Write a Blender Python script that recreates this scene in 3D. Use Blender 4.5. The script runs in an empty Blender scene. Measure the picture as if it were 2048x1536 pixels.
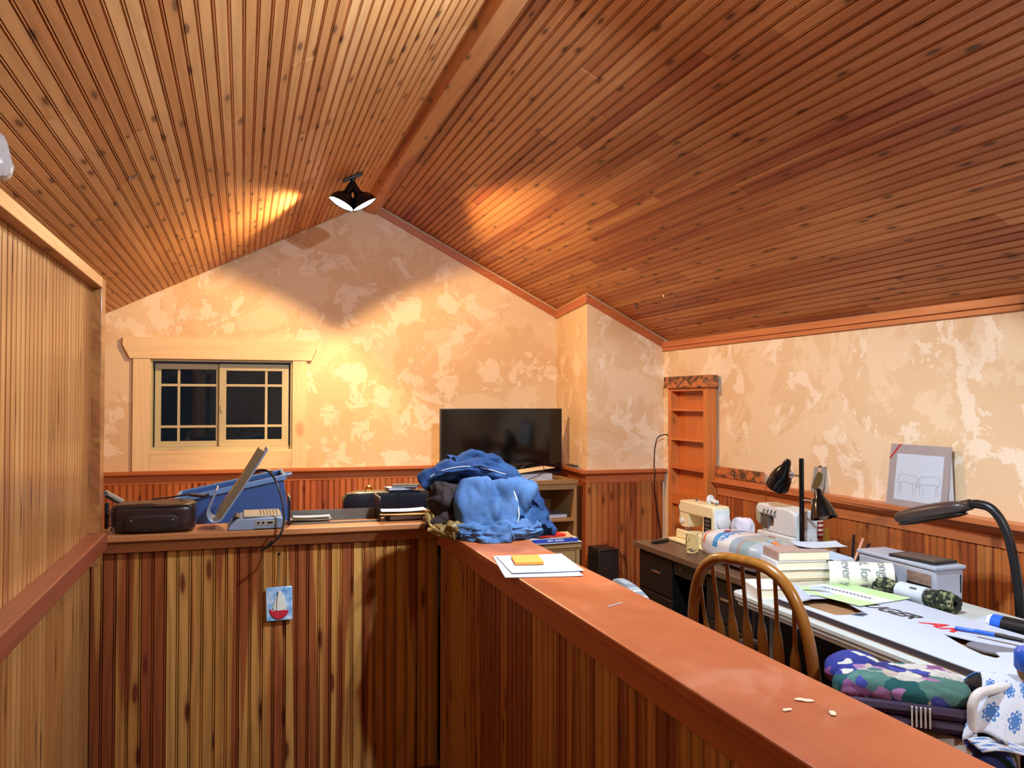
import bpy, bmesh, math, random
from mathutils import Vector, Matrix, noise
random.seed(11)
def nvec(p):
    """smooth repeatable vector noise"""
    p = Vector(p); return Vector((noise.noise(p+Vector((9.3, 1.1, 4.7))), noise.noise(p+Vector((-3.7, 8.2, .6))), noise.noise(p+Vector((5.1, -6.4, 2.9)))))
S = bpy.context.scene
COL = S.collection
R = math.radians

# ---------------------------------------------------------------- camera
def _cam():
    yaw, pit, rol = R(17.5465), R(1.2041), R(0.066)
    f = Vector((math.sin(yaw)*math.cos(pit), math.cos(yaw)*math.cos(pit), math.sin(pit)))
    r = Vector((math.cos(yaw), -math.sin(yaw), 0)); u = r.cross(f)
    r2 = r*math.cos(rol)+u*math.sin(rol); u2 = u*math.cos(rol)-r*math.sin(rol)
    cd = bpy.data.cameras.new('camera'); cd.sensor_width = 36; cd.lens = 1700/2048*36
    cd.clip_start = .05; cd.clip_end = 60
    co = bpy.data.objects.new('camera', cd); COL.objects.link(co)
    m = Matrix.Identity(4)
    for i in range(3):
        m[i][0] = r2[i]; m[i][1] = u2[i]; m[i][2] = -f[i]
    m[0][3], m[1][3], m[2][3] = 0, 0, 1.52
    co.matrix_world = m
    S.camera = co
_cam()

# ---------------------------------------------------------------- world: a dark night outside
W = bpy.data.worlds.new('night'); S.world = W; W.use_nodes = True
W.node_tree.nodes['Background'].inputs[0].default_value = (.010, .013, .018, 1)
W.node_tree.nodes['Background'].inputs[1].default_value = 1.0

# ---------------------------------------------------------------- exposure and lamp strengths
S.view_settings.view_transform = 'Standard'
S.view_settings.look = 'None'
S.view_settings.exposure = 0.16
S.view_settings.gamma = 1.0
S.view_settings.use_curve_mapping = False
WARM_W, WARM_C = 155, (1.0, .63, .30)       # two-headed spotlight on the far ceiling
COOL_W, COOL_C = 185, (.68, .84, 1.0)      # two-headed spotlight on the ridge over the stair
FILL_W, FILL_C = 90, (.78, .89, 1.0)       # unseen fill lamp added behind the view to lift the ambient

# ---------------------------------------------------------------- helpers
def lin(c):
    out = []
    for v in c[:3]:
        v = v/255
        out.append(v/12.92 if v <= .04045 else ((v+.055)/1.055)**2.4)
    return (*out, 1.0)

class MB:
    def __init__(s): s.v = []; s.f = []
    def add(s, vs, fs):
        o = len(s.v); s.v += [tuple(p) for p in vs]; s.f += [tuple(i+o for i in f) for f in fs]; return s
    def box(s, x0, x1, y0, y1, z0, z1, M=None):
        vs = [Vector(p) for p in ((x0,y0,z0),(x1,y0,z0),(x1,y1,z0),(x0,y1,z0),(x0,y0,z1),(x1,y0,z1),(x1,y1,z1),(x0,y1,z1))]
        if M is not None: vs = [M @ p for p in vs]
        return s.add(vs, [(0,3,2,1),(4,5,6,7),(0,1,5,4),(1,2,6,5),(2,3,7,6),(3,0,4,7)])
    def prism(s, poly, ax, a, b, M=None):
        def p3(p, t):
            return {'x': (t, p[0], p[1]), 'y': (p[0], t, p[1]), 'z': (p[0], p[1], t)}[ax]
        n = len(poly); vs = [Vector(p3(p, a)) for p in poly]+[Vector(p3(p, b)) for p in poly]
        if M is not None: vs = [M @ p for p in vs]
        fs = [tuple(range(n)), tuple(range(2*n-1, n-1, -1))]
        fs += [(i, i+n, (i+1) % n+n, (i+1) % n) for i in range(n)]
        return s.add(vs, fs)
    def tube(s, pts, r, n=8, closed=False, flat=1.0, up=None):
        P = [Vector(p) for p in pts]; m = len(P)
        rs = r if isinstance(r, (list, tuple)) else [r]*m
        T = []
        for i in range(m):
            a = P[i-1] if (i > 0 or closed) else P[i]; b = P[(i+1) % m] if (i < m-1 or closed) else P[i]
            T.append((b-a).normalized())
        nrm = Vector(up) if up is not None else (Vector((0,0,1)) if abs(T[0].z) < .9 else Vector((1,0,0)))
        nrm = (nrm-T[0]*nrm.dot(T[0])).normalized(); vs = []
        for i in range(m):
            nrm = (nrm-T[i]*nrm.dot(T[i]))
            nrm = nrm.normalized() if nrm.length > 1e-6 else Vector((1,0,0))
            bi = T[i].cross(nrm)
            for k in range(n):
                a = 2*math.pi*k/n
                vs.append(P[i]+(bi*math.cos(a)+nrm*math.sin(a)*flat)*rs[i])
        fs = []
        for i in range(m if closed else m-1):
            j = (i+1) % m
            for k in range(n):
                k2 = (k+1) % n
                fs.append((i*n+k, i*n+k2, j*n+k2, j*n+k))
        if not closed:
            fs.append(tuple(range(n-1, -1, -1))); fs.append(tuple((m-1)*n+k for k in range(n)))
        return s.add(vs, fs)
    def lathe(s, prof, n=24, M=None, caps=True):
        vs = []; fs = []
        for (r, z) in prof:
            for k in range(n):
                a = 2*math.pi*k/n; p = Vector((r*math.cos(a), r*math.sin(a), z)); vs.append(M @ p if M is not None else p)
        for i in range(len(prof)-1):
            for k in range(n):
                k2 = (k+1) % n; fs.append((i*n+k, i*n+k2, (i+1)*n+k2, (i+1)*n+k))
        if caps:
            fs.append(tuple(range(n-1, -1, -1))); fs.append(tuple((len(prof)-1)*n+k for k in range(n)))
        return s.add(vs, fs)
    def grid(s, fn, nu, nv):
        vs = [fn(i/nu, j/nv) for j in range(nv+1) for i in range(nu+1)]
        fs = [(j*(nu+1)+i, j*(nu+1)+i+1, (j+1)*(nu+1)+i+1, (j+1)*(nu+1)+i) for j in range(nv) for i in range(nu)]
        return s.add(vs, fs)
    def cyl(s, a, b, r, n=12, r2=None):
        return s.tube([a, b], [r, r if r2 is None else r2], n)
    def mesh(s, name):
        me = bpy.data.meshes.new(name); me.from_pydata([tuple(p) for p in s.v], [], s.f); me.validate(); me.update(); return me
    def obj(s, name, mat, parent=None, smooth=True, bevel=0, loc=None, seg=2, fixn=True, ang=38):
        me = s.mesh(name)
        if fixn:
            bm = bmesh.new(); bm.from_mesh(me); bmesh.ops.recalc_face_normals(bm, faces=bm.faces); bm.to_mesh(me); bm.free()
        if smooth:
            me.shade_smooth(); me.set_sharp_from_angle(angle=R(ang))
        me.materials.append(mat)
        o = bpy.data.objects.new(name, me); COL.objects.link(o)
        if parent is not None: o.parent = parent
        if loc is not None: o.location = loc
        if bevel:
            b = o.modifiers.new('edge', 'BEVEL'); b.width = bevel; b.segments = seg; b.limit_method = 'ANGLE'; b.angle_limit = R(40)
        return o

def thing(name, label, cat, loc=(0,0,0), rz=0, group=None, rot=None):
    o = bpy.data.objects.new(name, None); COL.objects.link(o); o.empty_display_size = .05
    o.location = loc; o.rotation_euler = rot if rot else (0, 0, R(rz))
    return tag(o, label, cat, group)
def tag(o, label, cat, group=None):
    o['label'] = label; o['category'] = cat
    if group: o['group'] = group
    return o
def struct(o, label=None):
    o['kind'] = 'structure'
    if label: o['label'] = label
    return o
def put(o, loc, rz=0, rot=None):
    o.location = loc; o.rotation_euler = rot if rot else (0, 0, R(rz)); return o
def bez(p, n=8):
    """smooth Catmull-Rom path through points"""
    P = [Vector(q) for q in p]; out = []
    for i in range(len(P)-1):
        a = P[max(i-1, 0)]; b = P[i]; c = P[i+1]; d = P[min(i+2, len(P)-1)]
        for k in range(n):
            t = k/n
            out.append(.5*((2*b)+(c-a)*t+(2*a-5*b+4*c-d)*t*t+(3*b-a-3*c+d)*t**3))
    out.append(P[-1]); return out
def text_mb(txt, size, shear=0, depth=.0006, sx=1.0, M=None, bold=0):
    cu = bpy.data.curves.new('t', 'FONT'); cu.body = txt; cu.size = size; cu.shear = shear; cu.extrude = depth
    cu.resolution_u = 3; cu.offset = bold
    to = bpy.data.objects.new('t', cu); COL.objects.link(to)
    dg = bpy.context.evaluated_depsgraph_get(); me = bpy.data.meshes.new_from_object(to.evaluated_get(dg))
    m = MB(); vs = [Vector((v.co.x*sx, v.co.y, v.co.z)) for v in me.vertices]
    if M is not None: vs = [M @ v for v in vs]
    m.add(vs, [tuple(p.vertices) for p in me.polygons])
    bpy.data.objects.remove(to); bpy.data.curves.remove(cu); bpy.data.meshes.remove(me)
    return m

# ---------------------------------------------------------------- node expressions
class Nd:
    """scalar / vector socket wrapper so that patterns can be written as formulas"""
    def __init__(s, nt, so): s.nt = nt; s.so = so
    def _m(s, op, *a):
        n = s.nt.nodes.new('ShaderNodeMath'); n.operation = op
        for i, x in enumerate((s,)+a):
            if isinstance(x, Nd): s.nt.links.new(x.so, n.inputs[i])
            else: n.inputs[i].default_value = x
        return Nd(s.nt, n.outputs[0])
    def __add__(s, o): return s._m('ADD', o)
    __radd__ = __add__
    def __sub__(s, o): return s._m('SUBTRACT', o)
    def __rsub__(s, o): return (s*-1)+o
    def __mul__(s, o): return s._m('MULTIPLY', o)
    __rmul__ = __mul__
    def __truediv__(s, o): return s._m('DIVIDE', o)
    def sin(s): return s._m('SINE')
    def cos(s): return s._m('COSINE')
    def abs(s): return s._m('ABSOLUTE')
    def frac(s): return s._m('FRACT')
    def floor(s): return s._m('FLOOR')
    def pow(s, e): return s._m('POWER', e)
    def sqrt(s): return s._m('SQRT')
    def atan2(s, o): return s._m('ARCTAN2', o)
    def min(s, o): return s._m('MINIMUM', o)
    def max(s, o): return s._m('MAXIMUM', o)
    def lt(s, o): return s._m('LESS_THAN', o)
    def gt(s, o): return s._m('GREATER_THAN', o)
    def step(s, a, b, to=(0, 1)):
        n = s.nt.nodes.new('ShaderNodeMapRange'); n.interpolation_type = 'SMOOTHSTEP'
        s.nt.links.new(s.so, n.inputs[0])
        for i, v in enumerate((a, b, to[0], to[1])): n.inputs[i+1].default_value = v
        return Nd(s.nt, n.outputs[0])
class Mt:
    def __init__(s, name, rough=.5, metal=0, spec=.5):
        s.m = bpy.data.materials.new(name); s.m.use_nodes = True; s.nt = s.m.node_tree
        s.b = s.nt.nodes['Principled BSDF']
        s.b.inputs['Roughness'].default_value = rough; s.b.inputs['Metallic'].default_value = metal
        s.b.inputs['Specular IOR Level'].default_value = spec
    def sep(s, so):
        n = s.nt.nodes.new('ShaderNodeSeparateXYZ'); s.nt.links.new(so, n.inputs[0]); return [Nd(s.nt, q) for q in n.outputs]
    def coord(s, kind='Object'):
        n = s.nt.nodes.new('ShaderNodeTexCoord'); return s.sep(n.outputs[kind])
    def rnd(s): return Nd(s.nt, s.nt.nodes.new('ShaderNodeObjectInfo').outputs['Random'])
    def vec(s, x, y, z=0):
        n = s.nt.nodes.new('ShaderNodeCombineXYZ')
        for i, q in enumerate((x, y, z)):
            if isinstance(q, Nd): s.nt.links.new(q.so, n.inputs[i])
            else: n.inputs[i].default_value = q
        return n.outputs[0]
    def noise(s, v, scale=1, detail=3, rough=.5, dist=0):
        n = s.nt.nodes.new('ShaderNodeTexNoise'); s.nt.links.new(v, n.inputs['Vector'])
        n.inputs['Scale'].default_value = scale; n.inputs['Detail'].default_value = detail
        n.inputs['Roughness'].default_value = rough; n.inputs['Distortion'].default_value = dist
        return Nd(s.nt, n.outputs['Fac'])
    def voro(s, v, scale=1, rnd=1, feature='F1', dim='2D'):
        n = s.nt.nodes.new('ShaderNodeTexVoronoi'); n.voronoi_dimensions = dim; n.feature = feature
        s.nt.links.new(v, n.inputs['Vector']); n.inputs['Scale'].default_value = scale; n.inputs['Randomness'].default_value = rnd
        return n
    def ramp(s, f, stops, interp='LINEAR'):
        n = s.nt.nodes.new('ShaderNodeValToRGB'); n.color_ramp.interpolation = interp
        s.nt.links.new(f.so, n.inputs[0]); e = n.color_ramp.elements
        while len(e) < len(stops): e.new(.5)
        for i, (p, c) in enumerate(stops): e[i].position = p; e[i].color = lin(c)
        return n.outputs[0]
    def mix(s, f, a, b, mode='MIX'):
        n = s.nt.nodes.new('ShaderNodeMix'); n.data_type = 'RGBA'; n.blend_type = mode
        if isinstance(f, Nd): s.nt.links.new(f.so, n.inputs[0])
        else: n.inputs[0].default_value = f
        for i, q in ((6, a), (7, b)):
            if isinstance(q, tuple): n.inputs[i].default_value = lin(q)
            else: s.nt.links.new(q, n.inputs[i])
        return n.outputs[2]
    def scale(s, col, f):
        n = s.nt.nodes.new('ShaderNodeVectorMath'); n.operation = 'SCALE'
        s.nt.links.new(col, n.inputs[0]); s.nt.links.new(f.so, n.inputs['Scale']); return n.outputs[0]
    def color(s, so): s.nt.links.new(so, s.b.inputs['Base Color']); return s
    def rough(s, f): s.nt.links.new(f.so, s.b.inputs['Roughness']); return s
    def bump(s, f, strength=.3, dist=.002):
        n = s.nt.nodes.new('ShaderNodeBump'); n.inputs['Strength'].default_value = strength; n.inputs['Distance'].default_value = dist
        s.nt.links.new(f.so, n.inputs['Height']); s.nt.links.new(n.outputs[0], s.b.inputs['Normal']); return s

def plain(name, c, rough=.5, metal=0, spec=.5, var=.06, sc=30, bump=0):
    """one colour with a little unevenness"""
    t = Mt(name, rough, metal, spec); x, y, z = t.coord()
    n = t.noise(t.vec(x, y, z), sc, 3)
    t.color(t.mix(n, tuple(max(0, v*(1-var)) for v in c), tuple(min(255, v*(1+var)) for v in c)))
    if bump: t.bump(n, bump, .002)
    return t.m

def wood(name, tones, heart=None, heartmix=.5, knots=1.0, knotc=(70, 34, 16), rough=.3, axis='y', fine=1.0, hs=.55, ks=(9, 3.2), coat=0, spec=.5, ksz=1.0, cath=.22):
    t = Mt(name, rough, 0, spec); x, y, z = t.coord(); r = t.rnd()
    if axis == 'x': x, y = y, x
    if axis == 'z': y, z = z, y
    X = x+r*13.7; Y = y+r*57.3; Z = z+r*3.1
    g = t.noise(t.vec(X*70, Y*1.6, Z*70), 1, 4, .6)
    big = t.noise(t.vec(X*7, Y*.8, Z*7), 1, 2)
    sw = t.noise(t.vec(X*5, Y*.7, Z*5), 1, 2)
    ring = ((X*150+Z*90+sw*34).sin()*.5+.5).pow(2)
    stops = [(i/max(1, len(tones)-1), c) for i, c in enumerate(tones)]
    pick = ((r*7.31).frac()*.8+big*.35-.08)
    base = t.ramp(pick, stops)
    if heart:
        hn = t.noise(t.vec(X*11, Y*hs, Z*11), 1, 1.5, .5, .3)
        hm = (hn+(r*3.77).frac()*heartmix).step(.72, .76)
        base = t.mix(hm, base, heart)
    col = t.scale(base, (g*.5*fine+(1-.25*fine))*(1-ring*cath))
    if knots:
        v = t.voro(t.vec(X*ks[0]+sw*.5, Y*ks[1]+g*.02), 1, .95)
        d = Nd(t.nt, v.outputs['Distance']); gate = t.sep(v.outputs['Color'])[0].lt(.62)
        k = d.step(.17*ksz, .07*ksz)*gate*knots; halo = d.step(.34*ksz, .1*ksz)*gate*.3*knots
        col = t.mix(halo, col, tuple(c*1.25 for c in knotc)); col = t.mix(k, col, knotc)
    t.color(col)
    t.rough(g*.16+(rough-.08))
    t.bump(g*.6+ring*.4, .12, .001)
    if coat:
        t.b.inputs['Coat Weight'].default_value = coat; t.b.inputs['Coat Roughness'].default_value = .12
    return t.m

M_ceilL = wood('ceiling_pine', [(222,168,112), (214,156,98), (206,146,88), (190,124,72)], knots=.85, rough=.5, knotc=(96, 58, 38), ks=(11, 2.6), ksz=.7, cath=.12)
M_ceilR = wood('ceiling_fir', [(206,144,92), (194,130,80), (182,116,70), (164,94,58)], heart=(158,86,54), heartmix=.16, knots=.85, rough=.43, knotc=(80, 42, 28), ks=(11, 2.8), ksz=.65, cath=.12, hs=.35)
M_half = wood('halfwall_cedar', [(208,154,84), (196,138,70), (184,120,58)], heart=(148,76,38), heartmix=.40, knots=.9, knotc=(96,34,22), rough=.36, hs=.45, ks=(9, 2.2), ksz=.7, cath=.26, fine=1.2)
M_left = wood('partition_pine', [(190,138,82), (178,122,68), (162,104,56)], heart=(160,100,58), heartmix=.2, knots=.7, knotc=(90,46,26), rough=.32, ks=(9, 1.8), ksz=.7, coat=.15, cath=.2)
M_wains = wood('wainscot_cedar', [(196,116,58), (184,102,48), (168,88,40), (200,132,70)], heart=(150,74,36), heartmix=.26, knots=.8, knotc=(90,38,20), rough=.42, hs=.6, ksz=.75, cath=.14)
M_trim = wood('trim_fir', [(196,116,68), (186,104,58)], knots=.6, knotc=(100,48,32), rough=.34, ks=(7, 3), ksz=.7, axis='y', cath=.1)
M_trimx = wood('trim_fir_x', [(196,116,68), (186,104,58)], knots=.6, knotc=(100,48,32), rough=.34, ks=(7, 3), ksz=.7, axis='x', cath=.1)
M_rail = wood('mahogany_rail', [(140,72,48), (126,62,40)], knots=.3, rough=.4, axis='y', cath=.1)
M_shelf = wood('shelf_cedar', [(214,130,64), (206,118,56), (196,108,50)], knots=.4, knotc=(120,60,30), rough=.45, axis='z', ks=(6, 3), ksz=.7, cath=.1)
M_cap = wood('cap_stain', [(196,114,68), (184,102,58), (198,120,76)], knots=.0, rough=.42, fine=.4, cath=.06)
M_capx = wood('cap_stain_x', [(186,120,72), (176,110,64)], knots=.0, rough=.42, fine=.4, axis='x', cath=.06)
M_casing = wood('raw_pine_x', [(240,212,166), (234,204,156)], knots=.5, knotc=(170,112,72), rough=.5, axis='x', ks=(4, 2.2), fine=.4, cath=.06)
M_casingz = wood('raw_pine_z', [(240,212,166), (234,204,156)], knots=.5, knotc=(170,112,72), rough=.5, axis='z', ks=(4, 2.2), fine=.4, cath=.06)

def worn_cap():
    """orange stained cap with pale dusty smears and dark scuffs"""
    t = Mt('worn_orange_cap', .42, 0, .4); x, y, z = t.coord()
    g = t.noise(t.vec(x*60, y*1.4, z*60), 1, 3); a = t.noise(t.vec(x*5+y*1.2, y*2.4, z), 1, 4, .6, .8); b = t.noise(t.vec(x*3+y*.4, y*4.5-x*3, z), 1, 3, .6, .5)
    sc = t.noise(t.vec((x-.86)*55+y*4, y*1.3, 0), 1, 2)
    col = t.ramp(a, [(.3, (164, 84, 44)), (.55, (178, 98, 56)), (.75, (186, 108, 66))])
    col = t.mix(b.step(.55, .75)*.45, col, (204, 148, 118)); col = t.mix(sc.step(.70, .76)*.5, col, (122, 58, 30))
    t.color(t.scale(col, g*.16+.92)); t.rough(b*.25+.30); return t.m
M_capw = worn_cap()
def plaster():
    t = Mt('trowelled_plaster', .75, 0, .25); n = t.nt.nodes.new('ShaderNodeNewGeometry')
    x, y, z = t.sep(n.outputs['Position'])
    v = t.vec(x*1.0, y*1.0, z*1.0)
    a = t.noise(v, 1.9, 7, .66, .7); b = t.noise(v, 4.2, 6, .66, .5); c = t.noise(v, 1.3, 2)
    f = t.noise(v, 90, 3)
    m1 = (a+(c-.5)*.25).step(.46, .51); m2 = (b+(a-.5)*.4).step(.54, .57)
    col = t.mix(m1, (232,206,170), (224,193,153))
    col = t.mix(m2*.7, col, (244,228,204))
    col = t.mix(a.step(.58, .64)*.45, col, (212,176,134))
    col = t.scale(col, f*.10+.95)
    t.color(col); t.bump(m1*.5+m2*.5+f*.25+b*.6, .35, .004)
    return t.m
M_plaster = plaster()
M_dark = plain('substrate_dark', (36, 22, 14), .9)
M_black = plain('black_plastic', (16, 16, 19), .38, var=.2)
M_blackgloss = plain('black_enamel', (10, 11, 14), .16, var=.2)
M_chrome = plain('chrome', (200, 200, 205), .16, 1.0, var=.03)
M_white = plain('white_plastic', (218, 220, 220), .4, var=.02)
M_paper = plain('white_paper', (192, 201, 214), .7, var=.015, spec=.2)
M_brass = plain('brass', (196, 150, 70), .25, 1.0)
M_greymetal = plain('grey_steel', (120, 116, 108), .4, .6)
M_floor = wood('floor_boards', [(120,76,42), (104,62,34)], knots=.4, rough=.4)
# ================================================================ STRUCTURE
PITCH = .0874
def board_mesh(w, L, t=.0125, mat=None):
    h = w/2; p = []
    def half(o):
        return [(o+.0003, -.0045), (o+.0011, 0), (o+h-.0112, 0), (o+h-.0094, -.0075), (o+h-.0077, -.0014), (o+h-.0060, 0), (o+h-.0043, -.0014), (o+h-.0022, -.0075)]
    p = half(0)+half(h)+[(w-.0004, -.0075), (w-.0004, -t), (.0004, -t)]
    n = len(p)
    vs = [(x, 0, z) for x, z in p]+[(x, L, z) for x, z in p]
    fs = [(i, (i+1) % n, (i+1) % n+n, i+n) for i in range(n)]+[tuple(range(n-1, -1, -1)), tuple(range(n, 2*n))]
    me = bpy.data.meshes.new('board'); me.from_pydata(vs, [], fs); me.update(); me.materials.append(mat)
    return me
def frame(o, xd, yd):
    xd = Vector(xd).normalized(); yd = Vector(yd).normalized(); zd = xd.cross(yd); m = Matrix.Identity(4)
    for i in range(3): m[i][0] = xd[i]; m[i][1] = yd[i]; m[i][2] = zd[i]; m[i][3] = o[i]
    return m
def board(name, o, xd, yd, w, L, mat, parent):
    ob = bpy.data.objects.new(name, board_mesh(w, L, mat=mat)); COL.objects.link(ob); ob.parent = parent
    zd = Vector(xd).normalized().cross(Vector(yd).normalized())
    ob.matrix_world = frame(Vector(o)+zd*random.uniform(-.0007, .0007), xd, yd); return ob
def panel(name, o, xd, yd, width, L, mat, parent, pitch=PITCH):
    n = max(1, round(width/pitch)); w = width/n; xv = Vector(xd).normalized()
    for i in range(n): board(name, Vector(o)+xv*(w*i), xd, yd, w, L, mat, parent)

# ---- ceiling: two slopes of beaded boards
SL, SR = .495, .514
def zl(x): return 2.603+SL*x
def zr(x): return 3.075-SR*(x-.95)
XL0, YB, YF = -1.75, -1.6, 6.62
m = MB()
m.prism([(XL0-.1, zl(XL0-.1)+.016), (.951, 3.09), (3.5, zr(3.5)+.016), (3.5, zr(3.5)+.12), (.951, 3.2), (XL0-.1, zl(XL0-.1)+.12)], 'y', YB-.1, YF+.15)
ceil = struct(m.obj('ceiling', M_dark, smooth=False), 'steep two-sided ceiling lined with narrow beaded pine boards')
aL, aR = math.atan(SL), math.atan(SR)
rnd = random.Random(3)
xd = Vector((-math.cos(aL), 0, -math.sin(aL))); o0 = Vector((.93, 0, zl(.93)+.0015))
for i in range(34):
    y = YB-rnd.uniform(0, 1.5)
    while y < YF:
        L = rnd.uniform(1.5, 3.8); y1 = min(y+L, YF-.012); y0 = max(y, YB)
        if y1-y0 > .05: board('ceiling_board', o0+xd*(PITCH*i)+Vector((0, y0, 0)), xd, (0, 1, 0), PITCH, y1-y0-.001, M_ceilL, ceil)
        y += L
xd = Vector((math.cos(aR), 0, -math.sin(aR))); o0 = Vector((1.0, 0, zr(1.0)+.0015))
for i in range(28):
    y = YB-rnd.uniform(0, 1.2)
    while y < YF:
        L = rnd.uniform(.8, 3.0); y1 = min(y+L, YF-.004); y0 = max(y, YB)
        if y1-y0 > .05: board('ceiling_board', o0+xd*(PITCH*i)+Vector((0, y1, 0)), xd, (0, -1, 0), PITCH, y1-y0-.001, M_ceilR, ceil)
        y += L
# ridge beam
m = MB().prism([(.868, 3.045), (.898, 2.992), (.975, 2.976), (1.003, 3.044), (.95, 3.08)], 'y', YB, YF)
struct(m.obj('trim_1', M_ceilR, smooth=False, bevel=.003), 'plain boxed ridge beam along the peak of the ceiling')

# ---- far gable wall with the window opening
WX0, WX1, WZ0, WZ1 = -.638, .353, 1.161, 1.825
def gtop(x): return zl(x)+.01 if x < .95 else zr(x)+.01
m = MB()
m.prism([(XL0, -.0), (WX0, 0), (WX0, gtop(WX0)), (XL0, gtop(XL0))], 'y', YF, YF+.14)
m.prism([(WX0, 0), (WX1, 0), (WX1, WZ0), (WX0, WZ0)], 'y', YF, YF+.14)
m.prism([(WX0, WZ1), (WX1, WZ1), (WX1, gtop(WX1)), (WX0, gtop(WX0))], 'y', YF, YF+.14)
m.prism([(WX1, 0), (3.3, 0), (3.3, gtop(3.3)), (.95, 3.085), (WX1, gtop(WX1))], 'y', YF, YF+.14)
wall_far = struct(m.obj('wall_far', M_plaster, smooth=False), 'cream and tan trowelled plaster gable wall over cedar wainscot')
# ---- boxed-out corner (chase)
BX0, BX1, BY = 2.482, 2.415, 5.80      # side face runs from the gable wall to its front corner
def rwx(y): return 3.04+.0194*(5.8-max(y, 2.7))
m = MB().add([(BX0, YF+.01, 0), (BX1, BY, 0), (3.25, BY, 0), (3.25, YF+.01, 0)], [])
m.v += [(BX0, YF+.01, zr(BX0)+.01), (BX1, BY, zr(BX1)+.01), (3.25, BY, zr(3.25)+.01), (3.25, YF+.01, zr(3.25)+.01)]
m.f += [(0,1,5,4), (1,2,6,5), (2,3,7,6), (3,0,4,7), (0,3,2,1), (4,5,6,7)]
wall_box = struct(m.obj('wall_corner', M_plaster, smooth=False), 'plastered boxed-out corner between the gable wall and the right wall')
# ---- right knee wall
RYS = [BY+.05, 4.6, 2.7, YB]
m = MB()
pts = [(rwx(y) if y < BY else 3.04, y) for y in RYS]
out = [(3.35, y) for y in reversed(RYS)]
m.prism(pts+out, 'z', 0, 1.975)
wall_right = struct(m.obj('wall_right', M_plaster, smooth=False), 'pale trowelled plaster knee wall over cedar wainscot on the right')
# ---- unseen walls closing the room
struct(MB().box(XL0-.1, XL0, YB, YF, 0, zl(XL0)+.05).obj('wall_left_eave', M_plaster, smooth=False), 'low plaster eave wall behind the partition')
m = MB().prism([(XL0, -1), (3.4, -1), (3.4, zr(3.4)), (.95, 3.08), (XL0, zl(XL0))], 'y', YB-.12, YB)
struct(m.obj('wall_back', M_plaster, smooth=False), 'plaster gable wall behind the camera')
# ---- floors
m = MB().box(.80, 3.3, YB, YF, -.04, 0).box(XL0, .80, 3.52, YF, -.04, 0).box(XL0, -.54, YB, 3.52, -.04, 0)
floor = struct(m.obj('floor', M_floor, smooth=False), 'dark wooden upper floor')
struct(MB().box(-.56, .82, YB, 3.54, -1.04, -1.0).obj('floor_stair', M_floor, smooth=False), 'floor of the stairwell')

# ---- gable and eave trim boards (58 mm high, 18 mm proud)
def strip(name, a, b, h, t, nrm, mat, label):
    a, b, nrm = Vector(a), Vector(b), Vector(nrm); dn = Vector((0, 0, -h)); n = nrm.normalized()*t
    m = MB().add([a, b, b+dn, a+dn, a+n, b+n, b+n+dn, a+n+dn], [(0,1,2,3), (7,6,5,4), (0,4,5,1), (2,6,7,3), (1,5,6,2), (0,3,7,4)])
    return struct(m.obj(name, mat, smooth=False, bevel=.003), label)
strip('trim_2', (.97, YF, zr(.97)-.012), (BX0-.002, YF, zr(BX0)-.012), .062, .02, (0, -1, 0), M_trimx, 'fir trim board along the sloping top of the gable wall')
strip('trim_3', (BX0, YF, zr(BX0)-.012), (BX1, BY-.018, zr(BX1)-.012), .062, .02, (-1, -.08, 0), M_trim, 'short fir trim on the side of the boxed-out corner')
strip('trim_4', (BX1-.018, BY, zr(BX1)-.004), (3.04, BY, zr(3.04)-.012), .062, .02, (0, -1, 0), M_trimx, 'sloping fir trim over the front of the boxed-out corner')
m = MB()
for d0, d1, z0, z1 in ((0, .020, 1.932, 1.972), (0, .014, 1.904, 1.930)):
    m.prism([(rwx(BY)-d1, BY), (rwx(2.7)-d1, 2.7), (rwx(0)-d1, YB), (rwx(0)+.01, YB), (rwx(2.7)+.01, 2.7), (rwx(BY)+.01, BY)], 'z', z0, z1)
struct(m.obj('trim_5', M_trim, smooth=False, bevel=.003), 'two-step fir trim board where the right wall meets the ceiling')

# ---- wainscot boards and chair rails
panel('wainscot_board', (XL0, YF-.0135, 0), (1, 0, 0), (0, 0, 1), BX0-XL0-.005, .955, M_wains, wall_far)
sd = Vector((BX1-BX0, BY-YF, 0)); sl = sd.length
nb = Vector((-1, -.082, 0)).normalized()*.0135
panel('wainscot_board', Vector((BX0, YF-.015, 0))+nb, sd, (0, 0, 1), sl-.02, .955, M_wains, wall_box)
panel('wainscot_board', (BX1-.013, BY-.0135, 0), (1, 0, 0), (0, 0, 1), 3.04-BX1, .955, M_wains, wall_box)
for ya, yb in ((5.05, 4.0), (4.0, 2.7), (2.7, .2)):
    d = Vector((rwx(yb)-rwx(ya), yb-ya, 0)); n = Vector((-1, 0, 0))*.0135
    panel('wainscot_board', Vector((rwx(ya), ya, 0))+n, d, (0, 0, 1), d.length, .955, M_wains, wall_right)
def rail_prof(o, dirn):      # cross-section (offset from wall, z)
    return [(o, .925), (o+dirn*.016, .925), (o+dirn*.020, .975), (o+dirn*.036, .990), (o+dirn*.036, .996), (o+dirn*.062, .996), (o+dirn*.062, 1.02), (o, 1.02)]
m = MB().prism([(b, z) for b, z in rail_prof(YF, -1)], 'x', XL0, BX0-.004)
struct(m.obj('trim_6', M_trimx, smooth=False, bevel=.002), 'cedar chair rail ledge across the gable wall')
m = MB()
prof = rail_prof(0, 1)
ring = [(BX0, YF-.005, Vector((-1, -.082))), (BX1, BY, Vector((-1, -1))), (3.035, BY, Vector((0, -1)))]
vs = []; n = len(prof)
for x, y, d in ring:
    vs += [(x+d.x*o, y+d.y*o, z) for o, z in prof]
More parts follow.
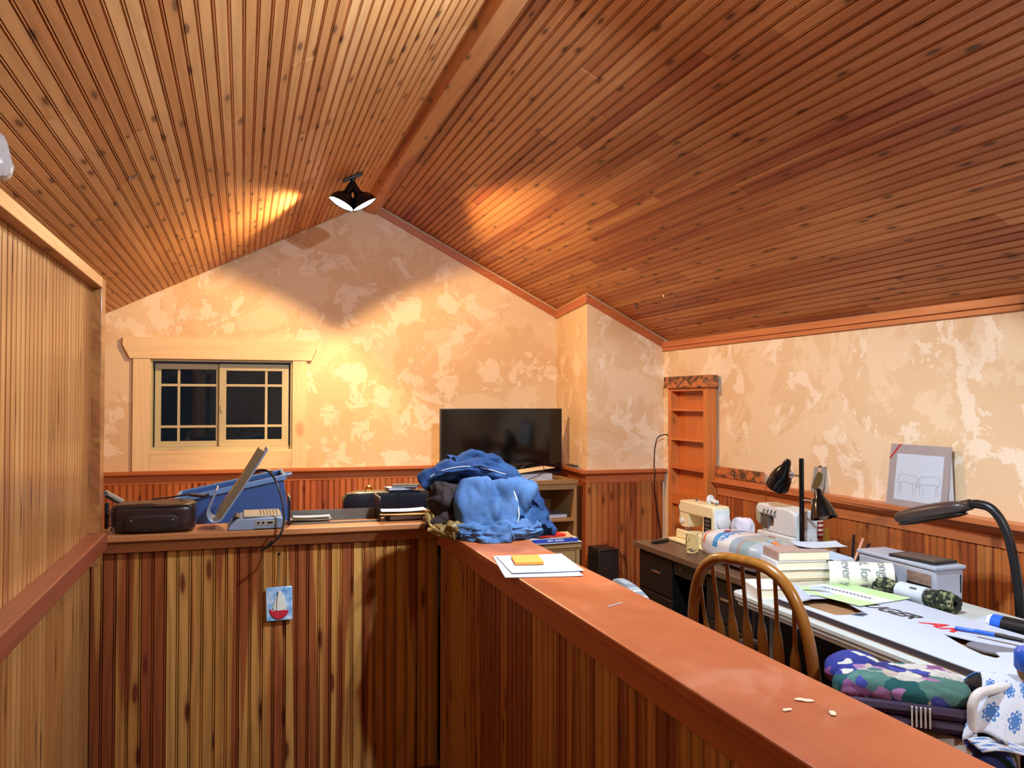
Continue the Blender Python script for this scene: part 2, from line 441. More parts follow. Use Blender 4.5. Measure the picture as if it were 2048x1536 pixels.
fs = [(i*n+k, i*n+(k+1) % n, (i+1)*n+(k+1) % n, (i+1)*n+k) for i in range(2) for k in range(n)]+[tuple(range(n)), tuple(range(3*n-1, 2*n-1, -1))]
struct(m.add(vs, fs).obj('trim_7', M_trimx, smooth=False, bevel=.002), 'cedar chair rail ledge wrapping the boxed-out corner')
vs = []; m = MB()
prof = [(0, .90), (.020, .90), (.024, .95), (.05, .972), (.05, .985), (.064, .985), (.064, .996), (1, .996), (1, 1.02), (0, 1.02)]
for y in (5.03, 4.0, 2.7, .2):
    x = rwx(y); vs += [((3.012 if o == 1 else x-o), y, z) for o, z in prof]
n = len(prof)
fs = [(i*n+k, i*n+(k+1) % n, (i+1)*n+(k+1) % n, (i+1)*n+k) for i in range(3) for k in range(n)]+[tuple(range(n)), tuple(range(4*n-1, 3*n-1, -1))]
struct(m.add(vs, fs).obj('trim_8', M_trim, smooth=False, bevel=.002), 'deep cedar chair rail ledge along the right wall')

# ---- stair half walls
half_far = struct(MB().box(-.56, .79, 3.536, 3.655, -1, .995).obj('wall_stair_far', M_dark, smooth=False), 'beadboard half wall across the far end of the stairwell')
panel('wall_board', (-.54, 3.5225, -.6), (1, 0, 0), (0, 0, 1), .79+.54, 1.59, M_half, half_far, .0905)
MB().box(-.55, .789, 3.656, 3.668, 0, .99).obj('back_panel', M_wains, half_far, smooth=False)
MB().box(-.56, .772, 3.46, 3.70, .996, 1.02).obj('cap', M_capx, half_far, smooth=False, bevel=.004)
MB().box(-.54, .79, 3.499, 3.5215, .950, .9955).obj('apron', M_capx, half_far, smooth=False, bevel=.002)
half_r = struct(MB().box(.804, .94, YB, 3.655, -1, .994).obj('wall_stair_right', M_dark, smooth=False), 'beadboard half wall with a wide orange stained cap along the right of the stairwell')
panel('wall_board', (.7905, 3.488, -.6), (0, -1, 0), (0, 0, 1), 3.488-.4, 1.59, M_half, half_r, .0905)
panel('wall_board', (.9535, .3, 0), (0, 1, 0), (0, 0, 1), 3.3, .99, M_wains, half_r)
MB().box(.748, .99, YB, 3.70, .995, 1.02).obj('cap', M_capw, half_r, smooth=False, bevel=.004)
MB().box(.776, .7895, YB, 3.487, .925, .994).obj('apron', M_cap, half_r, smooth=False, bevel=.003)
# ---- left partition with rail and cap
part = struct(MB().box(-.66, -.536, YB, 3.45, -1, 1.93).obj('wall_left', M_dark, smooth=False), 'tall varnished beadboard partition on the left of the stairwell')
panel('wall_board', (-.5225, 3.40-.0905*36, -1), (0, 1, 0), (0, 0, 1), .0905*36, 2.93, M_left, part, .0905)
MB().box(-.69, -.488, YB, 3.375, 1.93, 1.968).obj('cap', M_ceilL, part, smooth=False, bevel=.003)
MB().box(-.53, -.490, 3.375, 3.46, .925, 1.968).obj('end_trim', M_left, part, smooth=False, bevel=.002)
MB().box(-.525, -.462, YB, 3.372, .99, 1.048).obj('rail', M_rail, part, smooth=False, bevel=.004)

# ---- window
win = struct(thing('window_1', 'sliding window with grid bars in wide raw pine casing', 'window')); del win['category']
Y0 = YF-.028
MB().prism([(-.82, 1.980), (.525, 1.982), (.530, 1.925), (.489, 1.828), (-.773, 1.828), (-.822, 1.925)], 'y', Y0-.008, YF).obj('header', M_casing, win, smooth=False, bevel=.003)
MB().box(-.752, WX0, Y0, YF, 1.021, 1.828).obj('side_casing', M_casingz, win, smooth=False, bevel=.002)
MB().box(WX1, .456, Y0, YF, 1.021, 1.828).obj('side_casing', M_casingz, win, smooth=False, bevel=.002)
MB().box(WX0+.0006, WX1-.0006, Y0, YF, 1.021, 1.140).obj('bottom_casing', M_casing, win, smooth=False, bevel=.002)
M_vinyl = plain('tan_vinyl', (196, 186, 148), .45, var=.02)
MB().box(WX0, WX1, Y0+.004, YF+.05, 1.1405, 1.163).obj('sill', M_casing, win, smooth=False, bevel=.003)
jm = MB().box(WX0, WX0+.012, YF, YF+.12, 1.163, WZ1).box(WX1-.012, WX1, YF, YF+.12, 1.163, WZ1).box(WX0+.012, WX1-.012, YF, YF+.12, WZ1-.012, WZ1).box(WX0+.012, WX1-.012, YF+.05, YF+.12, 1.163, 1.186)
jm.obj('frame', M_vinyl, win, smooth=False)
g = Mt('window_glass', .02, 0, .5); g.b.inputs['Transmission Weight'].default_value = 1; g.b.inputs['IOR'].default_value = 1.45
x, y, z = g.coord(); g.color(g.ramp(g.noise(g.vec(x, y, z), 2), [(0, (190, 205, 205)), (1, (205, 215, 215))])); M_glass = g.m
def sash(x0, x1, z0, z1, yy, fw, mv, mhs):
    s = MB().box(x0, x1, yy, yy+.028, z0, z0+fw).box(x0, x1, yy, yy+.028, z1-fw, z1).box(x0, x0+fw, yy, yy+.028, z0+fw, z1-fw).box(x1-fw, x1, yy, yy+.028, z0+fw, z1-fw)
    so = s.obj('sash', M_vinyl, win, smooth=False, bevel=.002)
    MB().box(mv-.009, mv+.009, yy+.006, yy+.024, z0+fw, z1-fw).obj('grid_bar', M_vinyl, so, smooth=False)
    xs = [x0+fw, mv-.009, mv+.009, x1-fw]
    for zz in mhs:
        for q in (0, 2): MB().box(xs[q], xs[q+1], yy+.006, yy+.024, zz-.009, zz+.009).obj('grid_bar', M_vinyl, so, smooth=False)
    zs = [z0+fw]+[v for zz in mhs for v in (zz-.009, zz+.009)]+[z1-fw]
    for q in (0, 2):
        for w in (0, 2, 4): MB().box(xs[q], xs[q+1], yy+.012, yy+.018, zs[w], zs[w+1]).obj('pane', M_glass, so, smooth=False)
sash(-.615, -.150, 1.186, 1.800, YF+.086, .042, -.452, (1.335, 1.641))
sash(-.170, .330, 1.186, 1.800, YF+.052, .050, .166, (1.338, 1.641))
MB().box(-.160, -.148, YF+.040, YF+.052, 1.44, 1.49).obj('latch', M_vinyl, win, bevel=.003)
# ---- dark night backing panel outside is simply the night sky of the world
# ================================================================ SOFT SHAPES
def soft(hx, hy, hz, p=4.0, n=10, amp=0, fr=8, seed=0, M=None, flatb=False):
    """cube-sphere superellipsoid with optional wrinkles; returns MB centred on the origin"""
    idx = {}; mb = MB(); fs = []
    def vert(a):
        k = tuple(round(c, 5) for c in a)
        if k not in idx:
            d = Vector(a); s = (abs(d.x)**p+abs(d.y)**p+abs(d.z)**p)**(-1/p); q = Vector((d.x*s*hx, d.y*s*hy, d.z*s*hz))
            if amp:
                w = nvec((q+Vector((seed*3.1, seed*1.7, 0)))*fr); q = q+w*amp
            if flatb and q.z < -hz: q.z = -hz
            idx[k] = len(mb.v); mb.v.append(tuple(M @ q if M is not None else q))
        return idx[k]
    for ax in range(3):
        for sg in (-1, 1):
            for i in range(n):
                for j in range(n):
                    cs = []
                    for (a, b) in ((i, j), (i+1, j), (i+1, j+1), (i, j+1)):
                        u = math.tan((2*a/n-1)*math.pi/4); v = math.tan((2*b/n-1)*math.pi/4)
                        c = [0, 0, 0]; c[ax] = sg; c[(ax+1) % 3] = u; c[(ax+2) % 3] = v; cs.append(vert(c))
                    mb.f.append(tuple(cs))
    return mb
def wrinkle(mb, amp, fr, seed=0):
    for i, p in enumerate(mb.v):
        q = Vector(p); mb.v[i] = tuple(q+nvec(q*fr+Vector((seed, 0, 0)))*amp+nvec(q*fr*2.3+Vector((0, seed, 0)))*amp*.4)
    return mb
def xform(mb, M):
    mb.v = [tuple(M @ Vector(p)) for p in mb.v]; return mb
def T(x, y, z): return Matrix.Translation((x, y, z))
def RX(a): return Matrix.Rotation(R(a), 4, 'X')
def RY(a): return Matrix.Rotation(R(a), 4, 'Y')
def RZ(a): return Matrix.Rotation(R(a), 4, 'Z')
def sheet(w, d, curl=0, t=.0006, n=10, seed=0, lift=0):
    """a sheet of paper lying flat, slightly curled, with thickness"""
    def f(sg):
        return lambda u, v: Vector(((u-.5)*w, (v-.5)*d, .0004+sg*t+curl*((2*u-1)**2*.6+(2*v-1)**4*.4)+lift*u+noise.noise(Vector((u*2+seed, v*2, seed)))*curl*.5))
    mb = MB().grid(f(1), n, n); k = len(mb.v); mb2 = MB().grid(f(0), n, n)
    mb.add(mb2.v, [tuple(reversed(q)) for q in mb2.f])
    e = [i for i in range(n+1)]+[(j+1)*(n+1)+n for j in range(n)]+[n*(n+1)+i for i in range(n-1, -1, -1)]+[j*(n+1) for j in range(n-1, 0, -1)]
    mb.f += [(e[i], e[(i+1) % len(e)], e[(i+1) % len(e)]+k, e[i]+k) for i in range(len(e))]
    return mb
def book(t, w, d, h, mcov, mpage, round_spine=True, cov=.003):
    """closed book lying flat: spine along +x edge; parts cover and pages, base at z=0"""
    MB().box(-w/2, w/2, -d/2, d/2, 0, cov).box(-w/2, w/2, -d/2, d/2, h-cov, h).box(w/2-cov, w/2+cov*.6, -d/2, d/2, 0, h).obj('cover', mcov, t, bevel=.0012)
    MB().box(-w/2+.004, w/2-cov, -d/2+.004, d/2-.004, cov, h-cov).obj('pages', mpage, t, smooth=False)

# ================================================================ THINGS ON AND AROUND THE STAIR HALF WALLS
CZ = 1.0205
M_leather = plain('dark_leather', (46, 30, 28), .34, var=.25, sc=60, bump=.25)
M_leather2 = plain('dark_leather_trim', (36, 24, 22), .45, var=.2, sc=80)
t = thing('leather_bag', 'dark brown leather camera bag lying on the far half wall', 'bag', (-.325, 3.575, CZ), -1)
soft(.150, .095, .055, 7, 12, .006, 14, 2, T(0, 0, .055)).obj('body', M_leather, t)
MB().tube(bez([(-.14, -.088, .098), (-.05, -.094, .101), (.06, -.093, .102), (.142, -.082, .104), (.150, .0, .106)], 6), .0035, 6).obj('zipper', M_leather2, t)
soft(.095, .008, .032, 5, 6, 0, 1, 0, T(.0, -.092, .040)).obj('front_pocket', M_leather2, t)
for sx in (-.07, .075): MB().lathe([(.001, .004), (.004, .003), (.005, 0)], 10, T(sx, -.0995, .050) @ RX(90)).obj('snap', M_chrome, t)
for zz in (.088, .018):
    MB().tube([Vector((-.143+.011*math.cos(a), -.085-.004*math.sin(a), zz+.012*math.sin(a))) for a in [k*math.pi/6 for k in range(12)]], .0022, 6, closed=True).obj('strap_ring', M_chrome, t)
MB().tube(bez([(-.143, -.088, .080), (-.152, -.09, .055), (-.146, -.09, .030)], 5), .004, 8, flat=.4).obj('strap', M_leather2, t)
MB().tube(bez([(-.02, .075, .112), (.06, .085, .118), (.115, .06, .128), (.17, .09, .118), (.195, .095, .122)], 6), [.006]*13+[.012]*6+[.009]*6, 8, flat=.6).obj('carry_handle', M_leather, t)

M_silver = plain('silver_plastic', (150, 168, 196), .34, .35, var=.03)
M_greyplast = plain('warm_grey_plastic', (152, 146, 134), .5, var=.04)
M_liner = plain('brown_liner', (112, 92, 66), .35, var=.08)
t = thing('cradle_dock', 'silver dock with a tilted J-shaped cradle and vented grey base', 'device', (.05, 3.465, CZ))
prof = [(-.104, .003), (-.094, .020), (-.074, .036), (-.050, .044), (.094, .048), (.103, .042), (.105, .012), (.094, .003), (.0, .003), (-.012, -.000), (-.10, -.000)]
MB().prism(prof, 'y', 0, .225).obj('base', M_silver, t, bevel=.004)
MB().box(-.046, .096, .012, .215, .046, .0535).obj('top_plate', M_greyplast, t, bevel=.003)
for k in range(6): MB().box(.018+k*.0125, .0215+k*.0125, .03, .19, .0525, .0545).obj('vent_slot', M_black, t, smooth=False)
pp = MB().box(-.004, .074, -.0015, .002, .016, .036).obj('port_panel', M_greyplast, t, bevel=.003)
for px in (.010, .028): MB().lathe([(.0045, -.0025), (.0045, .0)], 12, T(px, -.0005, .027) @ RX(-90)).obj('jack', M_black, pp)
MB().box(.044, .064, -.0028, .0, .0235, .0305).obj('usb_port', M_black, pp, smooth=False)
path = bez([(-.148, .158), (-.166, .112), (-.182, .074), (-.178, .045), (-.156, .028), (-.128, .036), (-.104, .070), (-.03, .182), (.048, .312)], 6)
def plate(path, th, y0, y1):
    P = [Vector((p[0], 0, p[1])) for p in path]; vs = []
    m = len(P); mb = MB()
    for i in range(m):
        d = (P[min(i+1, m-1)]-P[max(i-1, 0)]).normalized(); nn = Vector((-d.z, 0, d.x))
        for y in (y0, y1):
            for s in (0, th): q = P[i]+nn*s; vs.append((q.x, y, q.z))
    fs = []
    for i in range(m-1):
        a, b = i*4, i*4+4
        fs += [(a, b, b+1, a+1), (a+2, a+3, b+3, b+2), (a, a+2, b+2, b), (a+1, b+1, b+3, a+3)]
    fs += [(0, 1, 3, 2), ((m-1)*4, (m-1)*4+2, (m-1)*4+3, (m-1)*4+1)]
    return mb.add(vs, fs)
cr = plate([(p[0], p[1], 0) for p in path], .007, .03, .215).obj('cradle', M_silver, t, bevel=.002)
n0 = 20
plate([(p[0], p[1], 0) for p in path[30:-1]], .032, .032, .213).obj('liner', M_liner, cr)
MB().cyl((-.07, .06, .03), (-.07, .19, .03), .016, 12).obj('hinge', M_black, t)
MB().tube(bez([(.002, .15, .215), (.02, .08, .226), (.05, .02, .222), (.078, -.02, .180), (.098, -.035, .11), (.104, -.045, .04), (.090, -.055, -.015), (.058, -.055, -.045)], 8), .0042, 8).obj('cable', M_black, t)
MB().tube([(.062, -.055, -.041), (.045, -.055, -.056), (.020, -.055, -.071)], [.0075, .006, .0045], 10).obj('plug', M_black, t)

# sailboat tile hanging on its cord
M_tile = Mt('painted_tile', .22); x, y, z = M_tile.coord(); nn = M_tile.noise(M_tile.vec(x, y, z), 38, 4, .6, .6)
M_tile.color(M_tile.ramp(nn, [(.35, (92, 150, 205)), (.5, (150, 190, 226)), (.66, (206, 222, 236))])); M_tile = M_tile.m
M_sail = plain('glazed_white', (226, 222, 208), .3, var=.05, sc=60); M_hull = plain('glazed_red', (190, 44, 62), .3, var=.18, sc=80)
t = thing('sailboat_tile', 'small blue tile with a red sailboat hanging on the far half wall', 'wall tile', (.143, 3.512, .652), 0, rot=(0, R(-1), 0))
MB().box(-.051, .051, -.008, 0, 0, .134).obj('tile', M_tile, t, bevel=.004)
MB().prism([(-.005, .112), (.004, .122), (.016, .100), (.026, .072), (.030, .058), (.024, .042), (-.004, .040), (-.022, .043), (-.024, .056), (-.016, .080)], 'y', -.0125, -.008).obj('sail', M_sail, t, bevel=.002)
MB().tube([(-.004, -.0125, .117), (-.008, -.0128, .085), (-.011, -.0128, .042)], .0012, 5).obj('mast', M_black, t)
MB().prism([(-.038, .052), (-.026, .044), (-.008, .040), (.012, .044), (.034, .042), (.038, .038), (.028, .020), (.008, .008), (-.008, .007), (-.026, .018), (-.036, .034)], 'y', -.0118, -.008).obj('hull', M_hull, t, bevel=.002)
MB().tube([(0, -.004, .130), (.002, .002, .19), (.003, .006, .262)], .0013, 5).obj('cord', M_greymetal, t)
MB().lathe([(.001, .006), (.005, .005), (.006, 0)], 10, T(.003, .0095, .262) @ RX(90)).obj('nail_head', M_black, t)

# expandable metal book rack
t = thing('book_rack', 'grey metal expandable book rack with black end plates on the far half wall', 'book rack', (.365, 3.60, CZ))
MB().box(-.17, .18, -.035, -.025, 0, .006).box(-.17, .18, .075, .085, 0, .006).obj('rail', M_greymetal, t, smooth=False)
MB().box(-.17, .18, .086, .0885, 0, .042).obj('back_strip', M_greymetal, t, smooth=False)
for sx, hh in ((-.182, .105), (.182, .094)):
    MB().prism([(-.05, 0), (.10, 0), (.10, hh), (.085, hh+.006), (-.035, hh-.006), (-.05, hh-.02)], 'x', sx-.0025, sx+.0025).obj('end_plate', M_black, t, smooth=False, bevel=.001)
    MB().box(sx-.004, sx+.004, -.045, .095, hh-.008, hh+.008, Matrix.Identity(4)).obj('edge_clip', M_greymetal, t, bevel=.002)
M_card = plain('grey_card', (168, 156, 134), .7, var=.05, spec=.2)
t = tag(sheet(.17, .09, .006, .001, 8, 3).obj('grey_folder', M_card), 'folded grey card folder lying in the metal book rack', 'folder'); put(t, (.27, 3.63, CZ+.010), 3)
t = tag(sheet(.15, .055, .003, .0006, 8, 5).obj('paper_sheet', M_paper), 'white slip of paper on the grey folder in the book rack', 'paper'); put(t, (.275, 3.63, CZ+.0215), -3)
# envelopes near the jeans
M_manila = plain('manila', (214, 164, 98), .7, var=.05, spec=.2)
M_darkbrown = plain('dark_brown', (84, 46, 26), .5, var=.1)
t = thing('shade_book', 'thin brown book shape added for the shade under the manila envelope beside the jeans', 'book', (.655, 3.615, CZ), 4); book(t, .14, .11, .022, M_darkbrown, M_paper)  # dark filler added where there is only shade beneath the envelope
t = tag(sheet(.235, .16, .004, .002, 8, 7).obj('manila_envelope', M_manila), 'manila envelope jutting out beside the jeans pile', 'envelope'); put(t, (.665, 3.60, CZ+.026), -4)
t = tag(sheet(.20, .10, .005, .0012, 8, 9).obj('paper_sheet', M_paper), 'white folded paper on top of the manila envelope', 'paper'); put(t, (.655, 3.61, CZ+.0345), 3)
# papers and orange notes on the orange cap
t = tag(sheet(.225, .335, .0012, .0008, 10, 1).obj('paper_sheet', M_paper), 'white letter sheet spread on the orange half wall cap', 'paper'); put(t, (.852, 2.456, CZ), -10.4)
t = tag(sheet(.216, .28, .0010, .0008, 10, 4).obj('paper_sheet', M_paper), 'second white sheet turned askew on top of the first on the orange cap', 'paper'); put(t, (.868, 2.475, CZ+.0035), -7)
M_orange = plain('orange_paper', (250, 150, 66), .6, var=.02, spec=.2)
t = tag(MB().box(-.044, .044, -.062, .062, 0, .008).obj('sticky_notes', M_orange, smooth=False, bevel=.0005), 'orange sticky note pad lying on the white sheets', 'sticky notes'); put(t, (.842, 2.505, CZ+.007), -12)
t = tag(MB().cyl((-.03, 0, .0012), (.03, 0, .0012), .0012, 6).obj('toothpick', M_paper), 'tiny white stick lying on the orange cap', 'stick'); put(t, (.876, 1.928, CZ), 28)
M_chip = plain('paint_chip', (226, 204, 176), .8, var=.06)
for k, (x, y, s, a) in enumerate(((.845, 1.19, .010, 20), (.905, 1.155, .011, 60), (.90, 1.22, .016, -30))):
    t = tag(soft(s, s*.45, .0012, 2.4, 5, .0015, 90, k, T(0, 0, .0012)).obj('plaster_chip', M_chip), ('round white plaster chip near the cap edge', 'oval tan plaster chip at the near end of the cap', 'long thin plaster chip on the orange cap')[k], 'chip', 'plaster chips on the orange cap'); put(t, (x, y, CZ), a)

# bottle and clamp tucked behind the partition end
M_lilac = plain('lilac_plastic', (214, 196, 226), .4, var=.03)
M_greyblue = plain('greyblue_plastic', (150, 164, 176), .4, var=.05)
t = thing('spray_bottle', 'pale lilac spray bottle with a grey head behind the partition edge', 'bottle', (-.562, 3.622, CZ))
soft(.036, .03, .055, 6, 8, 0, 1, 0, T(0, 0, .055)).obj('body', M_lilac, t)
MB().lathe([(.012, .105), (.014, .125), (.012, .135)], 14).obj('neck', M_white, t)
MB().tube([(-.02, 0, .145), (.012, 0, .152), (.040, 0, .176)], [.018, .017, .012], 12).obj('spray_head', M_greyblue, t)
t = thing('spring_clamp', 'tan and black spring clamp leaning by the lilac spray bottle', 'clamp', (-.510, 3.682, CZ))
MB().box(-.006, .010, -.012, .012, 0, .10).obj('handle', M_black, t, bevel=.003)
MB().box(-.03, .05, -.012, .012, -.006, .008, T(.018, 0, .128) @ RY(32)).obj('jaw', M_card, t, bevel=.003)
MB().box(-.02, .036, -.010, .010, -.016, -.007, T(.018, 0, .128) @ RY(32)).obj('lower_jaw', M_black, t, bevel=.002)
MB().lathe([(.010, -.014), (.010, .014)], 12, T(-.004, 0, .138) @ RX(90)).obj('pivot', M_greymetal, t)

# side table behind the half wall
M_oak = wood('oak_veneer', [(172,134,86), (160,122,76)], knots=0, rough=.45, axis='x', fine=.7, cath=.1)
M_oakz = wood('oak_veneer_z', [(172,134,86), (160,122,76)], knots=0, rough=.45, axis='z', fine=.7, cath=.1)
t = thing('side_table', 'plain oak table hidden behind the far half wall under the tote', 'table', (.30, 4.06, 0))
MB().box(-.62, .72, -.30, .34, .815, .845).obj('tabletop', M_oak, t, bevel=.003)
for sx in (-.58, .68):
    for sy in (-.26, .30): MB().box(sx-.025, sx+.025, sy-.025, sy+.025, 0, .815).obj('leg', M_oakz, t, smooth=False)
# blue tote, tipped up
M_tote = plain('blue_tote', (56, 92, 152), .42, var=.05)
M_toterim = plain('blue_tote_rim', (104, 142, 190), .38, var=.04)
t = thing('storage_tote', 'blue plastic storage tote tipped up behind the silver dock', 'storage tote', (.03, 4.15, .898), 0, rot=(0, R(-11.5), 0))
def tub(x0, x1, y0, y1, h, tp, th=.004):
    o = [(x0+tp, y0+tp, 0), (x1-tp, y0+tp, 0), (x1-tp, y1-tp, 0), (x0+tp, y1-tp, 0), (x0, y0, h), (x1, y0, h), (x1, y1, h), (x0, y1, h)]
    i = [(a+(th if a < 0 else -th), b+(th if b < (y0+y1)/2 else -th), c+(th if c == 0 else 0)) for a, b, c in o]
    return MB().add(o+i, [(0,3,2,1), (0,1,5,4), (1,2,6,5), (2,3,7,6), (3,0,4,7), (8,9,10,11), (8,12,13,9), (9,13,14,10), (10,14,15,11), (11,15,12,8), (4,5,13,12), (5,6,14,13), (6,7,15,14), (7,4,12,15)])
tub(-.26, .20, -.15, .17, .25, .016).obj('tub', M_tote, t, bevel=.006)
rim = MB()
for (a, b, c, d) in ((-.272, .212, -.162, -.146), (-.272, .212, .166, .182), (-.272, -.256, -.146, .166), (.196, .212, -.146, .166)): rim.box(a, b, c, d, .232, .256)
rim.obj('rim', M_toterim, t, bevel=.004)
MB().tube(bez([(.205, -.05, .244), (.236, -.04, .24), (.236, .04, .24), (.205, .05, .244)], 6), .006, 8).obj('handle', M_toterim, t)
MB().tube(bez([(.02, .1, .25), (.06, .08, .272), (.11, .08, .276), (.16, .1, .262)], 6), .012, 8, flat=.5).obj('folded_strap', M_liner, t)
t = tag(MB().prism([(-.13, 0), (.13, 0), (.13, .072), (-.13, .022)], 'y', -.12, .12).obj('wedge_crate', M_oak, smooth=False, bevel=.003), 'slanted oak crate hidden under the tipped blue tote', 'crate'); put(t, (.11, 4.16, .846))
# black case
M_case = plain('black_case', (18, 22, 32), .28, var=.25, sc=120, bump=.1)
t = thing('instrument_case', 'long black hard case with a brass latch standing behind the envelopes', 'case', (.72, 4.03, .846), -1)
soft(.275, .06, .127, 9, 12, 0, 1, 0, T(0, 0, .127)).obj('shell', M_case, t)
MB().tube([(-.02, -.0605, .01), (-.02, -.0605, .244), (-.02, -.03, .2545)], .0025, 6).obj('seam', M_blackgloss, t)
MB().box(-.178, -.128, -.02, .02, .252, .2565).obj('latch_plate', M_brass, t, bevel=.001)
MB().tube(bez([(-.168, 0, .256), (-.160, 0, .272), (-.146, 0, .274), (-.138, 0, .257)], 5), .005, 8).obj('latch', M_brass, t)
t = thing('notebook', 'white spiral notebook lying on the black case', 'notebook', (.715, 4.035, 1.1035), 6); book(t, .13, .09, .011, M_paper, M_paper)
t = thing('black_book', 'thin dark book lying on the white notebook on the case', 'book', (.742, 4.03, 1.1155), -14); book(t, .125, .085, .011, plain('grey_cover', (58, 58, 56), .5), M_paper)

# ---------------------------------------------------------------- jeans heap on the corner of the caps
def denim(name, c, c2):
    t = Mt(name, .85, 0, .15); x, y, z = t.coord(); a = t.noise(t.vec(x, y, z), 9, 4, .6, .4); b = t.noise(t.vec(x, y, z), 220, 2)
    w = ((x+z)*2600).sin()*((x-z+y)*2600).sin()
    t.color(t.scale(t.ramp(a, [(.3, c), (.68, c2)]), b*.35+.80)); t.bump(w*.4+b, .25, .001); return t.m
M_dmid = denim('denim_mid', (32, 58, 98), (58, 90, 134))
M_ddark = denim('denim_dark', (26, 44, 80), (52, 80, 126))
M_dlight = denim('denim_faded', (56, 86, 130), (90, 122, 166))
M_stitch = plain('stitch_thread', (214, 214, 206), .8)
M_brownfab = plain('brown_lining', (42, 30, 28), .9, var=.35, sc=18)
M_tanfab = plain('tan_leather_scrap', (120, 96, 52), .4, var=.25, sc=26)
JZ = 1.0205
def leg(path, r, n=18, flat=.5, amp=.012, fr=16, seed=0, up=None):
    m = MB().tube(bez(path, 8), r, n, flat=flat, up=up); return wrinkle(m, amp, fr, seed)
def lift(m, z=JZ+.001):
    m.v = [(x, y, max(q, z)) for x, y, q in m.v]; return m
def crease(mb, c, amp, fr, seed=0):
    """sharp valley creases between bulging folds, pushed along the direction away from c"""
    c = Vector(c)
    for i, p in enumerate(mb.v):
        q = Vector(p); d = (q-c).normalized(); s_ = Vector((q.x*fr[0]+seed, q.y*fr[1], q.z*fr[2]+seed*.7))
        w = nvec(s_*.5)*.8
        mb.v[i] = tuple(q+d*amp*(abs(noise.noise(s_+w))*2.2-.5)+d*amp*.35*(abs(noise.noise(s_*2.3+w))*2-.4))
    return mb
tj = thing('denim_jeans', 'mid blue jeans heaped over the top of the pile on the half wall corner', 'jeans', (0, 0, 0), group='jeans piled on the half wall corner')
m = soft(.175, .225, .19, 2.5, 44, .020, 8, 5, T(.90, 3.29, 1.055)); crease(m, (.90, 3.29, 1.0), .030, (6, 6, 13), 3); lift(m).obj('crumpled_body', M_dmid, tj)
def pleg(path, r, flat, seed, amp=.016, up=(0, .3, 1), n=36, fr=(11, 11, 26)):
    P = bez(path, 10); m = MB().tube(P, r, n, flat=flat, up=up); k = len(P)
    for a in range(k):
        for b in range(n):
            q = Vector(m.v[a*n+b]); d = (q-P[a]); L = d.length or 1; s_ = Vector((b/n*6.0, a*.11, seed)); f = abs(noise.noise(s_))*2-.35+.5*(abs(noise.noise(s_*2.2))*2-.4)
            m.v[a*n+b] = tuple(q+d/L*amp*f)
    return wrinkle(m, amp*.5, 17, seed)
lift(pleg([(.668, 3.22, 1.200), (.72, 3.20, 1.240), (.83, 3.17, 1.255), (.95, 3.14, 1.225), (1.035, 3.12, 1.14), (1.08, 3.08, 1.05)], .060, .6, 1)).obj('leg', M_ddark, tj)
lift(pleg([(.80, 3.34, 1.258), (.89, 3.36, 1.278), (1.0, 3.36, 1.250), (1.08, 3.32, 1.165), (1.11, 3.26, 1.06)], .058, .65, 4)).obj('leg', M_dmid, tj)
lift(pleg([(1.10, 3.22, 1.15), (1.085, 3.10, 1.12), (1.06, 3.02, 1.08), (1.0, 2.975, 1.045)], [.026+.0012*k for k in range(31)], .55, 6, .012, (1, 0, .6))).obj('cuff', M_dmid, tj)
lift(pleg([(1.02, 3.10, 1.20), (1.07, 3.06, 1.13), (1.085, 3.02, 1.06), (1.075, 2.98, 1.028)], .050, .45, 9, .014, (1, -.6, .3))).obj('flap', M_ddark, tj)
MB().tube(bez([(.655, 3.165, 1.222), (.72, 3.140, 1.262), (.83, 3.108, 1.276), (.95, 3.08, 1.246)], 6), .0016, 5).obj('stitching', M_stitch, tj)
tk = thing('denim_jeans', 'faded light blue folded jeans at the front of the pile', 'jeans', (0, 0, 0), group='jeans piled on the half wall corner')
m = soft(.108, .055, .098, 6, 34, .008, 14, 8, T(.872, 3.055, 1.132) @ RZ(-10) @ RY(4) @ RX(-12)); crease(m, (.87, 3.17, 1.13), .022, (10, 4, 5), 2); lift(m).obj('folded_panel', M_dlight, tk)
m = soft(.062, .06, .105, 4, 28, .010, 15, 3, T(.988, 3.085, 1.12) @ RZ(-20) @ RY(14)); crease(m, (.99, 3.15, 1.1), .022, (12, 6, 7), 9); lift(m).obj('folded_panel', M_dlight, tk)
lift(pleg([(.735, 3.06, 1.045), (.80, 2.99, 1.048), (.88, 2.955, 1.048), (.96, 2.94, 1.052), (1.035, 2.97, 1.048)], .032, .8, 7, .016)).obj('leg', M_dlight, tk)
lift(pleg([(.755, 3.0, 1.036), (.80, 2.945, 1.036), (.85, 2.925, 1.034), (.915, 2.915, 1.040)], [.012+.0008*k for k in range(31)], 1.3, 12, .014)).obj('hem', M_dlight, tk)
MB().tube([Vector((.918+.004*math.sin(a*2), 2.915+.024*math.cos(a), 1.046+.022*math.sin(a))) for a in [k*math.pi/8 for k in range(16)]], .0045, 6, closed=True).obj('frayed_edge', M_dlight, tk)
MB().tube(bez([(.950, 3.020, 1.215), (.966, 2.998, 1.16), (.972, 2.988, 1.10), (.958, 2.99, 1.052)], 8), .0028, 5).obj('stitching', M_stitch, tk)
tl = thing('dark_jacket', 'dark brown jacket lining bunched at the left of the jeans pile', 'jacket', (0, 0, 0))
m = soft(.080, .10, .112, 3, 30, .018, 14, 2, T(.755, 3.19, 1.112)); crease(m, (.76, 3.2, 1.08), .022, (12, 8, 14), 4); lift(m).obj('lining', M_brownfab, tl)
